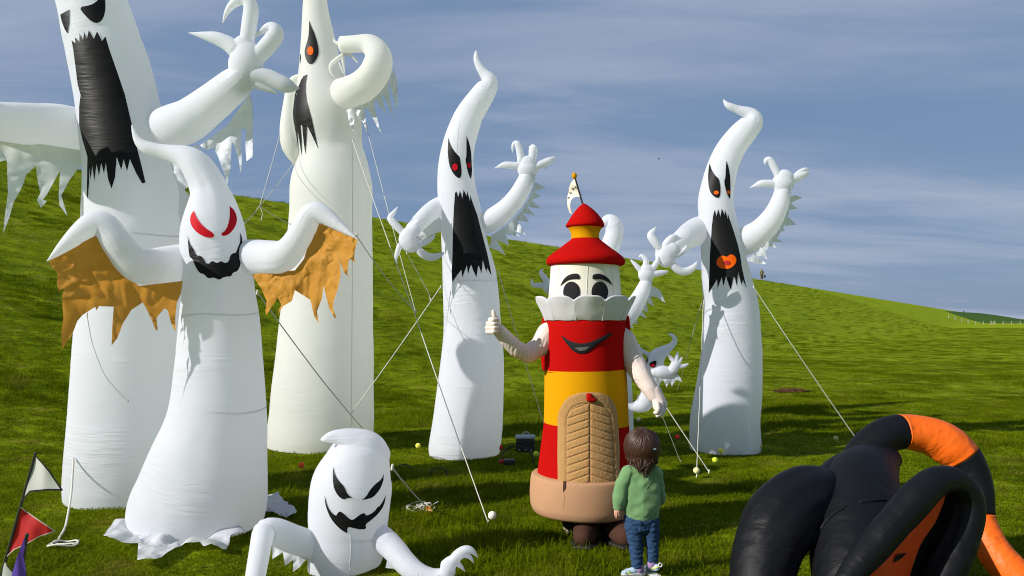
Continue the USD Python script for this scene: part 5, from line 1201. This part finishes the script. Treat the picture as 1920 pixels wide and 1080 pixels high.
BC = {'yellow': (0.72, 0.66, 0.10), 'pale': (0.70, 0.66, 0.30), 'lime': (0.52, 0.66, 0.03), 'red': (0.50, 0.02, 0.015), 'orange': (0.75, 0.11, 0.01), 'white': (0.74, 0.72, 0.62), 'dull': (0.42, 0.45, 0.16)}
BM = {k: plain(f'{k}_ball', c, 0.9, 0.1, 0.5, 400, 0.06, 30, 0.2) for k, c in BC.items()}
for x, y, col_, lab in ((784, 836, 'yellow', 'pale yellow ball left of the upright-horned ghost\'s base'), (938, 845, 'red', 'red ball at the right foot of the upright-horned ghost'), (1005, 857, 'lime', 'lime ball beside the black power box and costume hem'),
                        (503, 834, 'white', 'white ball at the cream ghost\'s left foot'), (565, 881, 'orange', 'orange ball in the grass left of the grinning ghost'), (923, 980, 'white', 'white ball where the long rope meets the ground'),
                        (1306, 888, 'pale', 'pale yellow ball at the bottom of the vertical rope'), (1341, 870, 'lime', 'lime ball in front of the orange-tongued ghost'), (1352, 854, 'yellow', 'yellow ball touching the front of the orange-tongued ghost\'s base'),
                        (1295, 833, 'lime', 'lime ball at the left edge of the orange-tongued ghost'), (1270, 820, 'red', 'dark red ball in the grass left of the orange-tongued ghost'), (1424, 843, 'dull', 'dull yellow ball right of the orange-tongued ghost\'s base'),
                        (1197, 788, 'pale', 'pale ball below the smallest ghost'), (1567, 828, 'dull', 'dull lime ball alone in the grass above the black cat')):
    g_ = ground_at(x, y + 5.0); r_ = 0.032
    s_ = trimesh.creation.icosphere(3, r_); v = np.array(s_.vertices) + [g_[0], g_[1], zg(g_[0], g_[1]) + r_ + 0.05]
    t_ = Thing('ball', lab, 'ball', (g_[0], g_[1], float(v[:, 2].min())))
    t_.part('ball_skin', M(v, np.array(s_.faces)), BM[col_])
    cxx, cz = np.array([g_[0], g_[1]]), v[:, 2].mean()
    t_.part('seam', tube([[cxx[0] + 0.0322 * math.cos(a) * math.cos(0.5 * math.sin(2 * a)), cxx[1] + 0.0322 * math.sin(a) * math.cos(0.5 * math.sin(2 * a)), cz + 0.0322 * math.sin(0.5 * math.sin(2 * a)), 0.0012] for a in np.linspace(0, 2 * math.pi, 40)], n=5, step=0.01, caps=(None, None)), SOLEW)

gx0 = gp(985, 846); wx = 0.115
tBx = Thing('power_box', 'black power box with grey lid and cable, in the grass behind the costume', 'power box', tuple(gx0))
GREYP = plain('grey_plastic', (0.33, 0.35, 0.40), 0.5, 0.5)
tBx.part('case', box(0.22, 0.16, 0.14, gx0 + [0, 0.08, 0.07], 0.012), POLEK, 40)
tBx.part('lid', box(0.235, 0.175, 0.035, gx0 + [0, 0.08, 0.158], 0.012), GREYP, 40)
tBx.part('handle', tube([[*(gx0 + [-0.02 + 0.05 * math.cos(t) + 0.03, 0.06, 0.175 + 0.045 * math.sin(t)]), 0.006] for t in np.linspace(0, math.pi, 12)], n=8, step=0.01), ROPE)
for q in (-0.07, 0.0, 0.07):
    tBx.part('foot', tube([[*(gx0 + [q, 0.0, 0.015]), 0.012], [*(gx0 + [q, 0.02, 0.015]), 0.012]], n=10, step=0.01), GREYP)
c_l = gp(960, 876, 0.03)
loop = [[*(c_l + [0.18 * math.cos(t) + 0.05, 0.05 * math.sin(t), 0.02 + 0.17 * max(math.sin(t), 0)]), 0.007] for t in np.linspace(0, math.pi, 18)]
single('cable', tube(loop, n=8, step=0.03), CABLE, 'black cable loop standing in the grass left of the costume', 'cable')
for i, (x, y, lab) in enumerate(((822, 893, 'short black cable arch in the grass right of the grinning ghost'), (757, 886, 'black cable arch right beside the grinning ghost\'s head'))):
    c_l = gp(x, y, 0.02)
    single('cable', tube([[*(c_l + [0.09 * math.cos(t), 0.03 * math.sin(t), 0.06 * math.sin(t)]), 0.006] for t in np.linspace(0, math.pi, 12)], n=8, step=0.02), CABLE, lab, 'cable')
c_l = gp(948, 878, 0.02)
tPl = Thing('plug_connector', 'small black plug connector with red cap lying by the cable loop', 'plug', tuple(c_l))
tPl.part('housing', box(0.12, 0.07, 0.06, c_l + [0.04, 0, 0.045], 0.012), POLEK, 40)
tPl.part('cap', tube([[*(c_l + [-0.05, 0, 0.05]), 0.022], [*(c_l + [-0.03, 0, 0.05]), 0.024]], n=12, step=0.01), PRINTD)

# ------------------------------------------------------------------ far things
CAMO, CAMOD, FACE = plain('camouflage_jacket', (0.14, 0.13, 0.06), 0.9, 0.1, 0, 1, 0.6, 6), plain('drab_trousers', (0.09, 0.075, 0.045), 0.9, 0.1), plain('face_skin', (0.42, 0.25, 0.18), 0.6)
def crest_at(px):
    u = (px - 960) / FOC; t = np.linspace(-20, 500, 60001)
    s_ = 33.4; x = (-0.84 * s_ + 0.54 * t) * gn; y = (0.54 * s_ + 0.84 * t) * gn
    k = np.argmin(np.abs(x / y - u)); return np.array([x[k], y[k], float(zg(x[k], y[k]))])
pc = crest_at(1429)
def small_person(base, h, label, bag, jacket, trousers, seed):
    s_ = h / 1.75; q = lambda x, y, z, r: (np.array(base) + np.array([x, y, z]) * s_, r * s_)
    t_ = Thing('person', label, 'person', tuple(base))
    t_.part('body', capsules([[q(0, 0, 1.62, .10), q(0, 0, 1.66, .10)], [q(0, 0, 1.4, .06), q(0, 0, 1.55, .055)], [q(0, 0, 1.0, .15), q(0, 0, 1.35, .16)], [q(-.2, 0, 1.38, .07), q(-.3, -.02, 1.08, .055), q(-.27, -.12, .86, .045), q(-.26, -.14, .76, .04)], [q(.2, 0, 1.38, .07), q(.28, -.03, 1.08, .055), q(.3, -.1, .88, .045), q(.3, -.12, .78, .04)],
        [q(-.09, 0, .95, .1), q(-.1, -.03, .5, .075), q(-.11, .0, .08, .055), q(-.11, -.12, .04, .04)], [q(.09, 0, .95, .1), q(.1, .03, .5, .075), q(.11, .06, .08, .055), q(.11, -.06, .04, .04)]], 0.05 * s_, 3, 12), FACE)
    t_.part('jacket', capsules([[q(0, 0, .92, .175), q(0, 0, 1.38, .18)], [q(-.2, 0, 1.38, .09), q(-.3, -.02, 1.08, .075), q(-.275, -.12, .86, .06)], [q(.2, 0, 1.38, .09), q(.28, -.03, 1.08, .075), q(.3, -.1, .88, .06)]], 0.05 * s_, 3, 12), jacket)
    t_.part('trousers', capsules([[q(-.09, 0, .95, .12), q(-.1, -.03, .5, .095), q(-.11, 0, .14, .075)], [q(.09, 0, .95, .12), q(.1, .03, .5, .095), q(.11, .06, .14, .075)]], 0.05 * s_, 3, 12), trousers)
    t_.part('cap', capsules([[q(0, 0, 1.69, .115), q(0, -.08, 1.69, .07)]], 0.04 * s_, 2, 12), jacket)
    if bag: t_.part('bag', capsules([[q(.36, -.12, .5, .17), q(.48, -.12, .62, .15), q(.34, -.12, .76, .08)]], 0.04 * s_, 3, 12), POLEK)
small_person(pc, 1.75 * pc[1] / 100 * 0.82, 'distant person in camouflage clothes carrying a dark bag on the dike crest', True, CAMO, CAMOD, 1)
small_person(at(1807, 588.5, 418), 1.8, 'tiny dark figure far away on the end ridge of the dike', False, POLEK, POLEK, 2)
bl = crest_at(157)
single('bag', hullof([(bl + [x, 0, z], r) for x, z, r in ((-.12, .10, .10), (.12, .10, .10), (-.03, .2, .09), (.08, .18, .07))], 14, 0.03, 3), POLEK, 'black bag on the dike crest behind the tallest ghost\'s rags', 'bag')
YFN = 255.0
fz = [(1778, 585.5), (1790, 590), (1802, 593.5), (1814.5, 597), (1828, 601), (1843.5, 605.5), (1880, 609), (1896, 609.3), (1912, 609.5)]
posts = []
for x, _ in fz:
    X_ = (x - 960) / FOC * YFN; posts.append(np.array([X_, YFN, float(zg(X_, YFN))]))
POSTM = plain('pale_fence_post', (0.36, 0.35, 0.27), 0.8, 0.2)
def fence(pp_, label):
    t_ = Thing('fence', label, 'fence', tuple(pp_[0]))
    for p in pp_: t_.part('post', box(0.15, 0.15, 1.15, p + [0, 0, 0.55], 0.02), POSTM, 40)
    for z in (0.45, 0.8, 1.1):
        t_.part('wire', tube([[*(p + [0, 0, z]), 0.012] for p in pp_], n=6, step=3), POSTM)
fence(posts[:6], 'pale post and wire fence running down the far dike slope left of the gate')
fence(posts[6:], 'pale post and wire fence on the flat land right of the far gate')
gl, gr_ = [np.array([(x - 960) / FOC * YFN, YFN, float(zg((x - 960) / FOC * YFN, YFN))]) for x in (1857.5, 1864.5)]
tGt = Thing('field_gate', 'pale field gate with crossed bars between the two far fences', 'gate', tuple(gl))
for p in (gl, gr_): tGt.part('post', box(0.2, 0.2, 1.35, p + [0, 0, 0.62], 0.02), POSTM, 40)
for a, b in ((0.25, 1.15), (1.15, 0.25)): tGt.part('bar', tube([[*(gl + [0.1, -0.02 if a < b else 0.02, a]), 0.07], [*(gr_ + [-0.1, -0.02 if a < b else 0.02, b]), 0.07]], n=8, step=0.3), POSTM)
bp_ = at(1235, 298, 70)
tBd = Thing('bird', 'tiny dark bird in the sky between the costume and the orange-tongued ghost', 'bird', tuple(bp_))
tBd.part('body', tube([[*(bp_ + [-0.11, 0, 0]), 0.012], [*(bp_ + [0, 0, 0]), 0.035], [*(bp_ + [0.12, 0, 0.01]), 0.012]], n=10, step=0.02), POLEK)
for s_ in (-1, 1): tBd.part('wing', M(np.array([bp_ + [-0.04, 0, 0.01], bp_ + [0.05, 0, 0.01], bp_ + [0.02, s_ * 0.16, 0.07], bp_ + [-0.04, s_ * 0.3, 0.04]]), np.array([[0, 1, 2], [0, 2, 3]])), POLEK, False)
so_c = ground_at(1486, 735)
sv = trimesh.creation.icosphere(3, 1.0); vv = np.array(sv.vertices); vv = vv * [0.36, 0.18, 0.055] * (1 + 0.9 * (meshkit.noise(vv * 5, 91)[:, None] - 0.5))
single('molehill', M(vv + so_c + [0, 0, 0.01], np.array(sv.faces)), plain('bare_soil', (0.075, 0.035, 0.015), 0.95, 0.1, 0.8, 40, 0.4, 20, 0, 0.02), 'low patch of bare brown soil in the grass right of the orange-tongued ghost', 'molehill')
